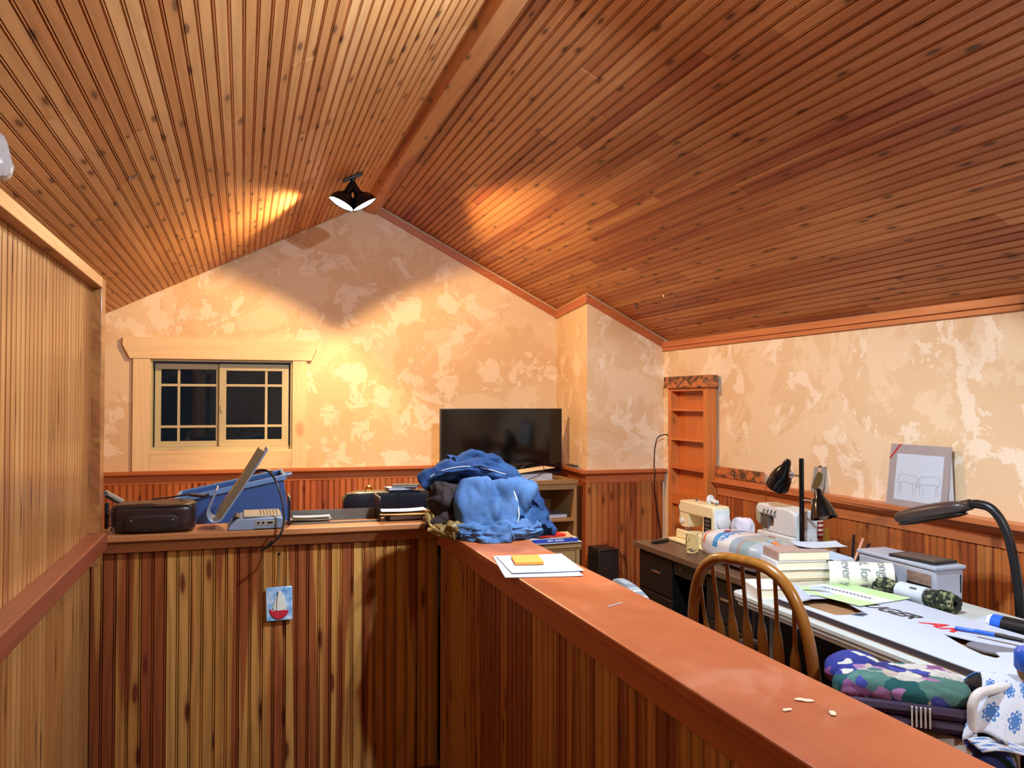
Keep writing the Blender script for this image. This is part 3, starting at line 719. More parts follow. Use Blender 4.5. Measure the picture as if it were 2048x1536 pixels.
lift(pleg([(.690, 3.18, 1.10), (.685, 3.12, 1.062), (.70, 3.06, 1.042), (.745, 3.02, 1.040)], .026, .7, 15, .012)).obj('collar', M_tanfab, tl)
m = soft(.042, .035, .028, 3, 16, .008, 30, 5, T(.752, 3.035, 1.056)); crease(m, (.75, 3.05, 1.03), .010, (20, 20, 20), 1); lift(m).obj('pocket_flap', M_tanfab, tl)

# ---------------------------------------------------------------- television corner
M_screen = plain('dark_screen', (6, 7, 9), .07, var=.05, spec=.6)
t = thing('television', 'black flat screen television on the oak cabinet against the gable wall', 'television', (1.886, 6.20, .9455))
MB().box(-.483, .483, 0, .045, .02, .523).obj('housing', M_black, t, bevel=.004)
MB().box(-.473, .473, -.0015, .002, .034, .514).obj('screen', M_screen, t, smooth=False)
for sx in (-.33, .33): MB().prism([(-.11, 0), (.12, 0), (.12, .008), (.03, .022), (.01, .022), (-.11, .008)], 'x', sx-.018, sx+.018).obj('foot', M_black, t, bevel=.002)
t = thing('tv_cabinet', 'oak veneer cabinet with open shelf under the television', 'cabinet', (1.87, 6.13, 0))
def cab(t, w, d, h, shelves, th=.02, back=M_oak):
    MB().box(-w/2-.008, w/2+.008, -d/2-.012, d/2, h-.03, h).obj('top', M_oak, t, bevel=.004)
    for sx in (-1, 1): MB().box(sx*w/2-(th if sx > 0 else 0), sx*w/2+(0 if sx > 0 else th), -d/2, d/2, 0, h-.03).obj('side_panel', M_oakz, t, smooth=False, bevel=.001)
    MB().box(-w/2+th, w/2-th, d/2-.008, d/2, 0, h-.03).obj('back_panel', back, t, smooth=False)
    for z in shelves: MB().box(-w/2+th, w/2-th, -d/2+.005, d/2-.008, z, z+.018).obj('shelf', M_oak, t, smooth=False)
cab(t, .98, .52, .945, (.05, .42, .64))
MB().box(-.47, .47, -.258, -.245, .875, .914).obj('front_rail', M_oak, t, smooth=False)
# things on the cabinet
t = thing('ring_binder', 'white ring binder lying open-edged with papers on the tv cabinet', 'binder', (2.03, 5.935, .9455), 8)
MB().box(-.155, .155, -.05, .12, 0, .003).obj('back_cover', M_paper, t, smooth=False)
MB().box(-.13, .145, -.046, .115, .004, .046).obj('pages', M_paper, t, smooth=False)
MB().box(-.158, .165, -.055, .125, -.0015, .0015, T(0, 0, .072) @ RY(-6)).obj('front_cover', plain('cream_card', (236, 214, 182), .6, var=.03), t, smooth=False)
MB().box(-.160, -.156, -.052, .122, 0, .058).obj('spine', M_white, t, smooth=False)
t = tag(MB().tube(bez([(-.10, -.04, 0), (-.06, -.05, .024), (-.02, -.06, .016), (.05, -.07, .025), (.07, -.07, -.01), (.02, -.09, -.05), (-.06, -.095, -.075)], 7), .0028, 6).obj('eyeglass_cord', M_black), 'thin black cord looped over the ring binder', 'cord'); put(t, (2.03, 5.935, 1.035), 0)
t = thing('grey_book', 'grey hardcover book lying on the cabinet shelf', 'book', (2.17, 6.02, .659), 5); book(t, .26, .20, .03, plain('slate_cover', (92, 96, 104), .5), M_paper)
t = thing('blue_folder', 'pale blue folder under the slate books at the back of the shelf', 'book', (1.93, 6.05, .659), -6); book(t, .20, .24, .014, plain('paleblue_cover', (150, 170, 196), .5), M_paper)
# low cabinet with magazines
t = thing('file_cabinet', 'low oak veneer cabinet standing behind the half wall under the magazines', 'cabinet', (1.60, 4.62, 0)); cab(t, .38, .42, .742, (.04, .38))
MB().box(-.168, .168, -.206, -.192, .10, .70).obj('door', M_oakz, t, bevel=.002)
MB().prism([(-.225, .742), (-.20, .742), (-.20, .70), (-.212, .70)], 'x', -.20, .20).obj('moulding', M_oak, t)
base = .7435
M_blue = plain('blue_print', (50, 70, 176), .4, var=.06); M_redp = plain('red_print', (206, 40, 38), .4, var=.08); M_salmon = plain('salmon_print', (238, 172, 140), .45, var=.06)
t = tag(sheet(.30, .24, .002, .003, 8, 2).obj('magazine', M_paper), 'white magazine at the bottom of the stack on the low cabinet', 'magazine'); put(t, (1.64, 4.50, base), 2)
t = thing('blue_catalog', 'thick catalog with a blue lettered spine on the low cabinet', 'catalog', (1.635, 4.50, base+.0065), 1); MB().box(-.135, .135, -.11, .11, 0, .020).obj('pages', M_paper, t, smooth=False); MB().box(-.1355, .1355, -.1115, -.1095, .001, .019).obj('spine', M_blue, t, smooth=False)
for xa, xb in ((-.045, -.012), (-.002, .05)): MB().box(xa, xb, -.1120, -.1114, .006, .014).obj('title_print', M_paper, t, smooth=False)
t = tag(sheet(.23, .19, .004, .002, 8, 6).obj('magazine', M_salmon), 'salmon pink flyer on the blue catalog', 'flyer'); put(t, (1.65, 4.50, base+.0275), -12)
t = thing('red_magazine', 'red magazine tilted on the salmon flyer', 'magazine', (1.62, 4.47, base+.034), 10)
MB().box(-.085, .085, -.06, .07, 0, .010).obj('pages', M_redp, t, smooth=False); MB().box(-.05, .02, -.0615, .0, .0101, .0106).obj('cover_print', M_salmon, t, smooth=False)
t = thing('photo_card', 'black and salmon photo card propped on the magazines', 'card', (1.60, 4.49, base+.0455), 6, rot=(R(-38), 0, R(6)))
MB().box(-.055, .075, -.002, .002, 0, .105).obj('card', M_card, t, smooth=False); MB().box(-.045, .058, -.0035, -.002, .006, .085).obj('photo', M_black, t, smooth=False)
MB().prism([(-.038, .03), (.03, .02), (.045, .05), (.03, .078), (-.03, .08)], 'y', -.0045, -.0035).obj('face_print', M_salmon, t, smooth=False)
t = thing('clear_bag', 'clear plastic bag of small things leaning on the magazines', 'bag', (1.525, 4.46, base+.034)); soft(.032, .03, .045, 3, 8, .008, 24, 3, T(0, 0, .048)).obj('bag', plain('clear_film', (206, 206, 200), .25), t)
MB().box(-.02, .022, -.034, -.030, .01, .055).obj('tag', M_white, t, smooth=False)
# magazines on the corner rail
for k in range(3):
    t = tag(sheet(.055, .20, .002, .002, 6, 20+k).obj('postcard', (M_paper, M_card, M_black)[k]), ('white card at the bottom of the pile on the corner ledge', 'grey card in the middle of the pile on the corner ledge', 'dark card on top of the pile on the corner ledge')[k], 'card', 'cards on the corner ledge'); put(t, (BX1-.012+.02, 6.05+k*.03, 1.0205+k*.0062), -5+k*3)
# black tower speaker by the corner with its wires
t = thing('floor_speaker', 'black box speaker standing on the floor by the boxed-out corner', 'speaker', (2.43, 5.55, 0)); MB().box(-.075, .075, -.1, .1, 0, .495).obj('box', M_black, t, bevel=.005); MB().box(-.068, .068, -.1035, -.1, .02, .48).obj('grille', M_dark, t, bevel=.002)
MB().tube(bez([(.075, 0, .44), (.13, -.02, .44), (.17, -.02, .39), (.175, -.02, .30), (.18, -.02, .1), (.2, 0, .006)], 7), .005, 6).obj('wire', M_darkbrown, t)
MB().tube(bez([(.075, 0, .48), (.12, .02, .47), (.15, .02, .42), (.15, .02, .34), (.16, .03, .1), (.19, .03, .006)], 7), .004, 6).obj('wire', M_darkbrown, t)

# ---------------------------------------------------------------- small things on the ceiling
sn = lambda a: Vector((-math.sin(aR), 0, -math.cos(aR)))*a
for k, (x, y) in enumerate(((2.633, 5.432), (2.606, 4.97))):
    t = thing('ceiling_hook', ('dark metal hook screwed into the right ceiling slope near the corner', 'pale brass hook in the right ceiling slope, nearer the view')[k], 'hook', (x, y, zr(x)), group='hooks in the right ceiling')
    MB().lathe([(.010, 0), (.008, -.004), (.003, -.006)], 10, RY(math.degrees(aR))).obj('plate', (M_black, M_brass)[k], t)
    MB().tube(bez([(0, 0, -.003), (0, 0, -.022), (.010, 0, -.034), (.018, 0, -.026), (.015, 0, -.016)], 6), .0026, 7).obj('hook', (M_black, M_brass)[k], t)
x = -.413
t = thing('ceiling_clip', 'small shiny metal clip fixed to the left ceiling slope', 'clip', (x, 3.595, zl(x)))
MB().box(-.016, .016, -.010, .010, -.005, -.0005, RY(-math.degrees(aL))).obj('plate', M_chrome, t, bevel=.001)
MB().tube([Vector((-.014, .012*math.cos(a), -.010-.010*math.sin(a))) for a in [k*math.pi/6 for k in range(12)]], .0018, 6, closed=True).obj('ring', M_chrome, t)
M_bagfilm = plain('plastic_film', (196, 188, 184), .22, var=.12, sc=12)
M_bagfilm.node_tree.nodes['Principled BSDF'].inputs['Transmission Weight'].default_value = .35
x = -.665
t = thing('hanging_bag', 'crumpled pale plastic bag hanging from the left ceiling at the picture edge', 'bag', (x, 2.60, zl(x)))
MB().tube([(0, 0, 0), (0, 0, -.03)], .002, 6).obj('hook', M_chrome, t)
m = soft(.06, .06, .075, 2.4, 14, .016, 14, 6, T(0, 0, -.095)); wrinkle(m, .008, 34, 2); m.obj('bag', M_bagfilm, t)
# ================================================================ RIGHT SIDE OF THE ROOM
# ---- built-in narrow bookshelf
t = thing('narrow_bookshelf', 'narrow cedar bookshelf with five openings set against the right wall', 'bookshelf', (0, 0, 0))
SX0, SX1, SY0, SY1 = 2.962, 3.040, 5.046, 5.582
M_headwood = Mt('weathered_head', .55); x, y, z = M_headwood.coord(); q = M_headwood.noise(M_headwood.vec(x*6, y*9, z*16), 1, 4, .6, 1.2)
M_headwood.color(M_headwood.ramp(q, [(.36, (52, 34, 26)), (.47, (118, 82, 54)), (.52, (186, 104, 58)), (.7, (204, 126, 74))])); M_headwood = M_headwood.m
for y in (SY0, SY1-.04): MB().box(SX0, SX1, y, y+.04, 0, 1.618).obj('stile', M_shelf, t, smooth=False, bevel=.002)
MB().box(SX1-.01, SX1, SY0+.04, SY1-.04, 0, 1.618).obj('back_panel', M_shelf, t, smooth=False)
for z0, z1 in ((1.598, 1.618), (1.456, 1.473), (1.246, 1.263), (1.043, 1.060), (.853, .872)): MB().box(SX0+.002, SX1-.01, SY0+.04, SY1-.04, z0, z1).obj('shelf', M_shelf, t, smooth=False, bevel=.001)
MB().box(SX0+.004, SX0+.022, SY0+.04, SY1-.04, .79, .853).obj('apron', M_shelf, t, smooth=False)
MB().box(SX0+.03, SX0+.045, SY0+.04, SY1-.04, 0, .79).obj('lower_panel', M_wains, t, smooth=False)
MB().box(SX0-.022, SX1, SY0-.028, SY1+.026, 1.619, 1.702).obj('header', M_headwood, t, smooth=False, bevel=.003)
# ---- outlet and cord
t = thing('wall_outlet', 'cream outlet plate beside the bookshelf on the right wall', 'outlet', (3.0395, 5.715, 1.255))
MB().box(-.005, 0, -.035, .035, -.057, .057).obj('plate', plain('cream_plastic', (226, 206, 164), .4), t, bevel=.002)
for zz in (-.022, .022): MB().box(-.0065, -.004, -.014, .014, zz-.012, zz+.012).obj('socket', M_card, t, bevel=.001)
MB().tube(bez([(-.006, -.0, .015), (-.04, -.005, .022), (-.10, -.012, .0), (-.125, -.015, -.08), (-.138, -.030, -.20), (-.142, -.052, -.26), (-.150, -.055, -.36), (-.115, -.03, -.54), (-.08, -.02, -.72), (-.06, 0, -1.0), (-.05, 0, -1.25)], 7), .0045, 7).obj('power_cord', M_black, t)

# ---- things on the right ledge
LZ = 1.0205
t = tag(MB().box(0, .016, -.27, .27, 0, .068, RY(-3)).obj('wood_offcut', M_headwood, smooth=False, bevel=.002), 'short unpainted board leaning on the wall on the ledge behind the lamp', 'board'); put(t, (3.034, 4.78, LZ+.001), .6)
t = thing('gold_pen', 'gold pen lying on the ledge in front of the short board', 'pen', (3.022, 4.72, LZ), 2)
MB().cyl((0, -.06, .006), (0, .06, .006), .0055, 10).obj('barrel', M_brass, t); MB().cyl((0, -.064, .006), (0, -.03, .006), .0068, 10).obj('cap', M_brass, t); MB().cyl((0, .06, .006), (0, .075, .006), .005, 8, .001).obj('tip', M_black, t)
t = tag(MB().tube(bez([(.02, .16, .002), (.012, .09, .003), (.005, .03, .006), (-.004, 0, .003), (-.012, -.003, -.02), (-.010, -.003, -.12), (-.012, -.003, -.16)], 7), .0014, 5).obj('string', M_darkbrown), 'thin brown string dangling over the ledge behind the upper lamp head', 'string'); put(t, (3.012, 4.43, LZ))
# portrait photo
M_backdrop = plain('photo_backdrop', (136, 136, 134), .35, var=.08, sc=8); M_uniform = plain('photo_olive', (74, 68, 40), .4, var=.15); M_skin = plain('photo_skin', (204, 160, 136), .4); M_hair = plain('photo_hair', (50, 36, 28), .4)
t = thing('portrait_photo', 'small portrait photo of a person in olive uniform leaning on the wall', 'photo', (3.045, 4.01, LZ), 0, rot=(0, R(12), 0))
MB().box(0, .0012, -.053, .053, 0, .165).obj('print', M_backdrop, t, smooth=False)
fx = -.0006
MB().prism([(.045, .02), (.034, .075), (.022, .104), (.010, .112), (-.006, .112), (-.026, .104), (-.032, .078), (-.024, .045), (-.012, .03), (.006, .006)], 'x', fx, 0).obj('uniform_print', M_uniform, t, smooth=False)
MB().prism([(.012*math.cos(a)+.004, .130+.018*math.sin(a)) for a in [k*math.pi/8 for k in range(16)]], 'x', fx*1.5, 0).obj('face_print', M_skin, t, smooth=False)
MB().prism([(.014*math.cos(a)+.004, .138+.016*math.sin(a)) for a in [k*math.pi/8 for k in range(9)]], 'x', fx*2, 0).obj('hair_print', M_hair, t, smooth=False)
for k in range(4): MB().prism([(.013-.001*k+.002*math.cos(a), .085-.018*k+.002*math.sin(a)) for a in [q*math.pi/3 for q in range(6)]], 'x', fx*1.6, 0).obj('button_print', M_brass, t, smooth=False)
# drawing in a grey mat with a red ribbon
M_mat = plain('grey_mat', (156, 146, 146), .6, var=.03); M_pencil = plain('pencil', (150, 152, 154), .8); M_ribbon = plain('red_ribbon', (178, 34, 44), .5)
t = thing('horse_drawing', 'pencil drawing of two horses in a grey mat with a red corner ribbon', 'picture', (3.026, 3.262, LZ), 0, rot=(0, R(7), 0))
MB().box(0, .003, -.188, .190, 0, .298).obj('mat', M_mat, t, smooth=False)
MB().box(-.0008, 0, -.150, .142, .030, .252).obj('drawing_paper', M_paper, t, smooth=False)
MB().prism([(.190, .232), (.190, .220), (.118, .298), (.132, .298)], 'x', -.0015, 0).obj('ribbon', M_ribbon, t, smooth=False)
def pl(pts, w=.0012):
    return MB().tube([(-.0012, -a, b) for a, b in bez2(pts)], w, 4, flat=.4)
def bez2(p): return [(v.x, v.y) for v in bez([(a, b, 0) for a, b in p], 5)]
def horse(o, mir):
    def c(L): return [(o+mir*a, b) for a, b in L]
    m = MB()
    for L in ([(-.06, .150), (-.03, .156), (.01, .150), (.04, .152), (.06, .138)], [(-.06, .150), (-.066, .13), (-.058, .112), (-.03, .118), (.01, .112), (.04, .116)], [(-.058, .112), (-.056, .09), (-.062, .066)], [(-.05, .112), (-.044, .088), (-.048, .062)], [(.036, .116), (.03, .09), (.034, .060)], [(.05, .12), (.052, .09), (.046, .064)], [(.06, .138), (.072, .126), (.078, .104), (.070, .100), (.062, .116), (.05, .12)]):
        m2 = pl(c(L)); m.add(m2.v, m2.f)
    return m
horse(-.055, 1).obj('pencil_horse', M_pencil, t, smooth=False); horse(.070, -1).obj('pencil_horse', M_pencil, t, smooth=False)
MB().prism([(.003, .27), (.05, 0), (.012, 0)], 'y', -.186, -.184).obj('easel_wing', M_paper, t, smooth=False)

# ---- desk
M_desktop = wood('walnut_laminate', [(104,78,60), (92,68,52)], knots=0, rough=.42, fine=.8, cath=.12)
M_blacksteel = plain('black_steel', (13, 13, 15), .42, var=.15)
t = thing('office_desk', 'black steel desk with walnut laminate top holding the sewing machines', 'desk', (2.52, 3.80, 0))
MB().box(-.42, .43, -.575, .575, .708, .74).obj('desktop', M_desktop, t, bevel=.003)
MB().box(-.385, .40, .54, .565, .02, .707).obj('end_panel', M_blacksteel, t, smooth=False); MB().box(-.385, .40, -.565, -.54, .02, .707).obj('end_panel', M_blacksteel, t, smooth=False)
MB().box(.385, .40, -.54, .54, .2, .707).obj('modesty_panel', M_blacksteel, t, smooth=False)
for s in (1, -1):
    pz = MB().box(-.38, .36, min(s*.535, s*.16), max(s*.535, s*.16), .08, .70).obj('pedestal', M_blacksteel, t, smooth=False)
    for k in range(3):
        d = MB().box(-.392, -.381, min(s*.53, s*.17), max(s*.53, s*.17), .10+k*.2, .285+k*.2).obj('drawer', M_blacksteel, t, bevel=.002)
        MB().box(-.399, -.392, s*.35-.05, s*.35+.05, .20+k*.2, .212+k*.2).obj('handle', M_chrome, d, bevel=.002)
d = MB().box(-.392, -.381, -.155, .155, .63, .70).obj('drawer', M_blacksteel, t, bevel=.002)
MB().lathe([(.006, 0), (.006, .004), (.001, .005)], 12, T(-.392, .08, .667) @ RY(-90)).obj('lock', M_chrome, d)
for sx in (-.36, .36):
    for sy in (-.5, .5): MB().cyl((sx, sy, 0), (sx, sy, .08), .015, 10).obj('foot', M_blacksteel, t)
DZ = .7405
t = thing('remote_control', 'black remote control lying at the far corner of the desk', 'remote', (2.215, 4.27, DZ), -62)
soft(.020, .070, .009, 5, 8, 0, 1, 0, T(0, 0, .009)).obj('body', M_black, t)
for k in range(4): MB().box(-.010, .010, .01+k*.012, .017+k*.012, .0175, .0195).obj('button_row', M_greymetal, t, bevel=.001)

# ---- cream sewing machine (length along y, head at the far end, front towards -x)
M_cream = plain('cream_enamel', (232, 216, 172), .34, var=.02); M_pale = plain('bluish_lit_white', (214, 224, 226), .34, var=.02)  # the paler one puts the bluish light on the end faces into colour
t = thing('sewing_machine', 'cream sewing machine with two hand dials standing on the desk', 'sewing machine', (2.35, 3.935, DZ))
MB().box(-.055, .115, -.01, .40, 0, .018).obj('base', M_cream, t, bevel=.006)
MB().box(-.012, .075, .10, .385, .018, .066).obj('free_arm', M_cream, t, bevel=.008)
MB().prism([(0, .018), (.125, .018), (.105, .21), (.098, .222), (.012, .222), (0, .21)], 'x', 0, .098).obj('pillar', M_cream, t, bevel=.006)
MB().box(-.002, .100, 0, .36, .160, .230).obj('arm', M_cream, t, bevel=.010)
MB().prism([(.262, .162), (.366, .162), (.372, .200), (.356, .100), (.336, .086), (.285, .086), (.272, .105)], 'x', .0, .09).obj('face_plate', M_cream, t, bevel=.005)
MB().prism([(.268, .165), (.360, .165), (.366, .225), (.350, .092), (.300, .084)], 'x', .004, .086).obj('head', M_cream, t, bevel=.005)
MB().box(-.0035, .0, .022, .092, .085, .168).obj('stitch_panel', M_black, t, smooth=False)
for k in range(3): MB().box(-.0045, -.003, .034, .080, .10+k*.022, .112+k*.022).obj('panel_label', M_greymetal, t, smooth=False)
MB().box(.006, .096, -.006, .004, .02, .215).obj('end_cover', M_pale, t, bevel=.006)
for zz, r_ in ((.148, .038), (.064, .030)):
    MB().lathe([(.001, .020), (r_*.85, .019), (r_, .015), (r_, 0)], 28, T(.052, -.006, zz) @ RX(90)).obj('hand_dial', M_white, t)
MB().lathe([(.004, .004), (.004, 0)], 10, T(.03, -.006, .105) @ RX(90)).obj('button', M_black, t)
MB().cyl((.03, .315, .085), (.03, .315, .052), .004, 8).obj('needle_bar', M_chrome, t)
MB().box(.018, .040, .300, .330, .048, .072).obj('presser_foot', M_chrome, t, bevel=.003)
MB().box(.0, .06, .26, .375, .066, .069).obj('needle_plate', M_chrome, t, smooth=False)
MB().lathe([(.001, -.006), (.026, -.005), (.027, 0), (.026, .005), (.001, .006)], 24, T(.06, .13, .252) @ RX(90) @ RY(18)).obj('spool_disc', M_white, t)
MB().cyl((.06, .13, .252), (.06, .06, .246), .010, 12).obj('thread_spool', M_white, t)
for yy in (.05, .26): MB().cyl((.05, yy, .228), (.05, yy, .244), .006, 8).obj('thread_guide', M_greymetal, t)
MB().lathe([(.014, .008), (.013, 0)], 16, T(-.001, .335, .118) @ RY(-90)).obj('tension_dial', M_white, t)
# cloth behind it
m = soft(.035, .060, .080, 3, 14, .014, 16, 4, T(0, 0, .085)); wrinkle(m, .006, 40, 1)
t = tag(m.obj('white_cloth', plain('white_cotton', (222, 214, 224), .9, var=.04)), 'white crumpled cloth standing behind the cream sewing machine', 'cloth'); put(t, (2.545, 3.965, DZ+.002), 20)
t = tag(MB().box(-.045, .045, -.08, .08, 0, .035).obj('blue_tray', plain('blue_tray', (60, 84, 160), .4), bevel=.004), 'flat blue box behind the batting roll on the desk', 'box'); put(t, (2.555, 3.80, DZ), 8)
# glass jar
g = Mt('clear_glass', .03); g.b.inputs['Transmission Weight'].default_value = 1; x, y, z = g.coord(); g.color(g.ramp(g.noise(g.vec(x, y, z), 3), [(0, (232, 240, 236)), (1, (242, 246, 244))])); M_clear = g.m
t = thing('glass_jar', 'small clear glass jar in front of the sewing machine', 'jar', (2.225, 3.935, DZ))
MB().lathe([(.001, .0005), (.030, .0005), (.034, .006), (.034, .072), (.030, .080), (.031, .096), (.028, .096), (.027, .080), (.031, .070), (.031, .008), (.001, .006)], 28, caps=False).obj('glass', M_clear, t)
for k in range(7): MB().cyl((random.uniform(-.018, .018), random.uniform(-.018, .018), .009+k*.0016), (random.uniform(-.018, .018), random.uniform(-.018, .018), .011+k*.0022), .0022, 6).obj('pin', M_chrome, t)

# ---- white serger
t = thing('serger_machine', 'white serger sewing machine behind the black lamp pole', 'sewing machine', (2.72, 3.765, DZ))
MB().box(0, .15, 0, .335, 0, .075).obj('base', M_white, t, bevel=.008)
MB().prism([(0, .075), (.30, .075), (.30, .10), (.20, .11), (.20, .16), (.345, .165), (.362, .20), (.345, .222), (.06, .216), (.012, .20), (0, .17)], 'x', .012, .14).obj('body', M_white, t, bevel=.010)
MB().prism([(.335, .105), (.362, .125), (.372, .19), (.350, .214), (.325, .214), (.325, .11)], 'x', .014, .138).obj('face_cover', M_card, t, bevel=.006)
MB().prism([(.012, .018), (.138, .018), (.142, .19), (.118, .212), (.030, .212), (.010, .19)], 'y', -.006, .002).obj('end_cover', M_pale, t, bevel=.004)
for k in range(4): MB().tube(bez([(.009, .17+k*.034, .196), (.006, .178+k*.034, .180), (.009, .172+k*.034, .162)], 5), .0032, 6).obj('tension_slot', M_greymetal, t)
MB().box(.004, .03, .235, .300, .096, .158).obj('needle_opening', M_greymetal, t, smooth=False)
MB().lathe([(.001, .012), (.018, .011), (.020, 0)], 18, T(.075, -.006, .075) @ RX(90)).obj('hand_wheel', M_white, t)
text_mb('SINGER', .018, M=T(-.0008, .22, .045) @ RZ(-90) @ RX(90)).obj('lettering', M_ribbon, t, smooth=False)

# ---- black two-headed desk lamp
t = thing('desk_lamp', 'black pole lamp with two bullet shades standing on the desk', 'lamp', (2.70, 3.672, DZ))
MB().lathe([(.085, 0), (.085, .012), (.07, .020), (.014, .024), (.001, .024)], 28).obj('base', M_blackgloss, t)
MB().cyl((0, 0, .02), (0, 0, .495), .0125, 16).obj('pole', M_blackgloss, t)
def shade(apex, mouth, r, t):
    a, b = Vector(apex), Vector(mouth); L = (b-a).length; q = (b-a).to_track_quat('Z', 'Y').to_matrix().to_4x4(); q.translation = a
    pr = [(.001, 0), (.012, .004), (.019, .016), (.024, .045), (.034, .062), (.048, .090), (.058, .125), (r, L), (r-.003, L), (.054, .125), (.044, .092), (.028, .066), (.001, .060)]
    h = MB().lathe(pr, 28, q, caps=False).obj('shade', M_blackgloss, t)
    MB().lathe([(.001, .062), (.016, .070), (.030, .105), (.032, .130), (.022, .152), (.001, .160)], 18, q, caps=False).obj('bulb', M_white, h)
    return h
shade((.0, .105, .482), (.0, .205, .335), .062, t); shade((.03, -.085, .352), (.03, -.135, .210), .066, t)
for (p, qq) in (((0, 0, .405), (0, .085, .405)), ((0, 0, .285), (.02, -.070, .285))):
    MB().cyl(p, qq, .006, 10).obj('bracket', M_chrome, t)
    v = Vector(qq); MB().box(v.x-.012, v.x+.012, v.y-.006, v.y+.006, v.z-.016, v.z+.016).obj('clamp', M_chrome, t, bevel=.002)
# striped cup and yellow figure behind the lamp
M_strip = Mt('flag_stripes', .5); x, y, z = M_strip.coord(); M_strip.color(M_strip.mix((z*40).frac().lt(.5), (226, 216, 204), (150, 34, 34))); M_strip = M_strip.m
t = tag(MB().lathe([(.001, 0), (.028, 0), (.032, .10), (.030, .10), (.026, .006), (.001, .006)], 20, caps=False).obj('striped_cup', M_strip), 'red and white striped cup behind the black lamp pole', 'cup'); put(t, (2.913, 3.83, DZ+.061))
t = tag(MB().box(-.036, .036, -.055, .055, 0, .06).obj('small_box', M_oak, bevel=.002), 'small wooden box under the striped cup at the back of the desk', 'box'); put(t, (2.913, 3.83, DZ))
t = thing('candle_holder', 'yellow candle on a white saucer behind the lower lamp head', 'candle', (2.87, 3.70, DZ)); MB().lathe([(.001, 0), (.04, 0), (.048, .02), (.046, .022), (.001, .012)], 20, caps=False).obj('saucer', M_white, t); MB().lathe([(.012, .012), (.018, .02), (.014, .13), (.001, .134)], 16).obj('candle', plain('yellow_wax', (206, 160, 52), .5), t)

# ---- batting roll in printed film
RH = (.125, .335, .076); RP = 3.2
def roll_pt(y, th, off=.0):
    k = max(1e-4, 1-abs(y/RH[1])**RP); c, s = math.cos(th), math.sin(th)
    d = (abs(c/RH[0])**RP+abs(s/RH[2])**RP)**(-1/RP)*k**(1/RP)+off
    return Vector((c*d, y, s*d))
m_ = Mt('batting_film', .16, 0, .5); x, y, z = m_.coord()
up = z.gt(.008); wv = m_.noise(m_.vec(x*9, y*9, z*9), 1, 3)
band = m_.ramp((y+.345)/.69, [(0, (176, 186, 200)), (.10, (166, 178, 188)), (.22, (140, 166, 164)), (.31, (160, 150, 146)), (.35, (150, 172, 184)), (.44, (216, 218, 222)), (.60, (40, 148, 210)), (.665, (216, 218, 222)), (.80, (226, 122, 60)), (.835, (214, 216, 222)), (.96, (200, 206, 216))], 'CONSTANT')
m_.color(m_.mix(up, m_.ramp(wv, [(0, (196, 206, 228)), (1, (222, 228, 240))]), band)); m_.bump(wv, .2, .004); M_batt = m_.m
t = thing('batting_roll', 'plump white roll of quilt batting in printed orange and blue film', 'batting roll', (2.285, 3.515, DZ+.0775), -2)
soft(*RH, RP, 24).obj('roll', M_batt, t)
M_bluetxt = plain('blue_ink', (30, 140, 214), .4)
def wrap(txt, size, y0, th0, mat, name, par):
    mb = text_mb(txt, size, depth=0, bold=.0015)
    mb.v = [tuple(roll_pt(y0-b, th0+a/.105, .0016)) for a, b, c in mb.v]
    mb.obj(name, mat, par, smooth=False)
wrap('Loft', .060, .058, 1.85, M_bluetxt, 'lettering', t)
m = MB().lathe([(.001, .0035), (.017, .003), (.018, 0)], 18); m.v = [tuple(roll_pt(.118+a, 2.05+b/.1, .0015+c)) for a, b, c in m.v]; m.obj('red_badge', M_ribbon, t)
def patch(y0, y1, a0, a1, off, n=6): return MB().grid(lambda u, v: roll_pt(y0+(y1-y0)*u, a0+(a1-a0)*v, off), n, n)
patch(.262, .330, 2.15, 2.75, .002).obj('barcode_label', M_white, t)
for k in range(6): patch(.272+k*.009, .2755+k*.009+.002*(k % 2), 2.3, 2.62, .0028, 2).obj('barcode_bar', M_black, t)
patch(-.27, -.20, 1.35, 1.75, .0022).obj('corner_label', plain('orange_label', (240, 128, 60), .4), t); patch(-.20, -.17, 1.35, 1.75, .0022).obj('corner_label', plain('lightblue_label', (126, 196, 236), .4), t)

# ---- folding table
M_table = plain('blowmoulded_white', (188, 193, 188), .5, var=.03, sc=60, bump=.05)
t = thing('folding_table', 'long white plastic folding table under the white carton', 'table', (2.31, 2.20, 0))
def rrect(x0, x1, y0, y1, r, n=6):
    out = []
    for cx, cy, a0 in ((x1-r, y1-r, 0), (x0+r, y1-r, 90), (x0+r, y0+r, 180), (x1-r, y0+r, 270)):
        out += [(cx+r*math.cos(R(a0+90*k/n)), cy+r*math.sin(R(a0+90*k/n))) for k in range(n+1)]
    return out
MB().prism(rrect(-.38, .38, -.91, .91, .05), 'z', .722, .74).obj('tabletop', M_table, t, bevel=.003)
MB().prism(rrect(-.376, .376, -.906, .906, .05), 'z', .708, .722).obj('rim_step', M_table, t, bevel=.002)
MB().prism(rrect(-.368, .368, -.898, .898, .05), 'z', .690, .708).obj('skirt', M_table, t, bevel=.002)
for sy in (-.72, .72):
    MB().tube(bez([(-.30, sy, .69), (-.30, sy, .5), (-.30, sy, .03), (-.28, sy, .014), (0, sy, .014), (.28, sy, .014), (.30, sy, .03), (.30, sy, .5), (.30, sy, .69)], 4), .0135, 8).obj('leg', M_greymetal, t)
TZ = .7405
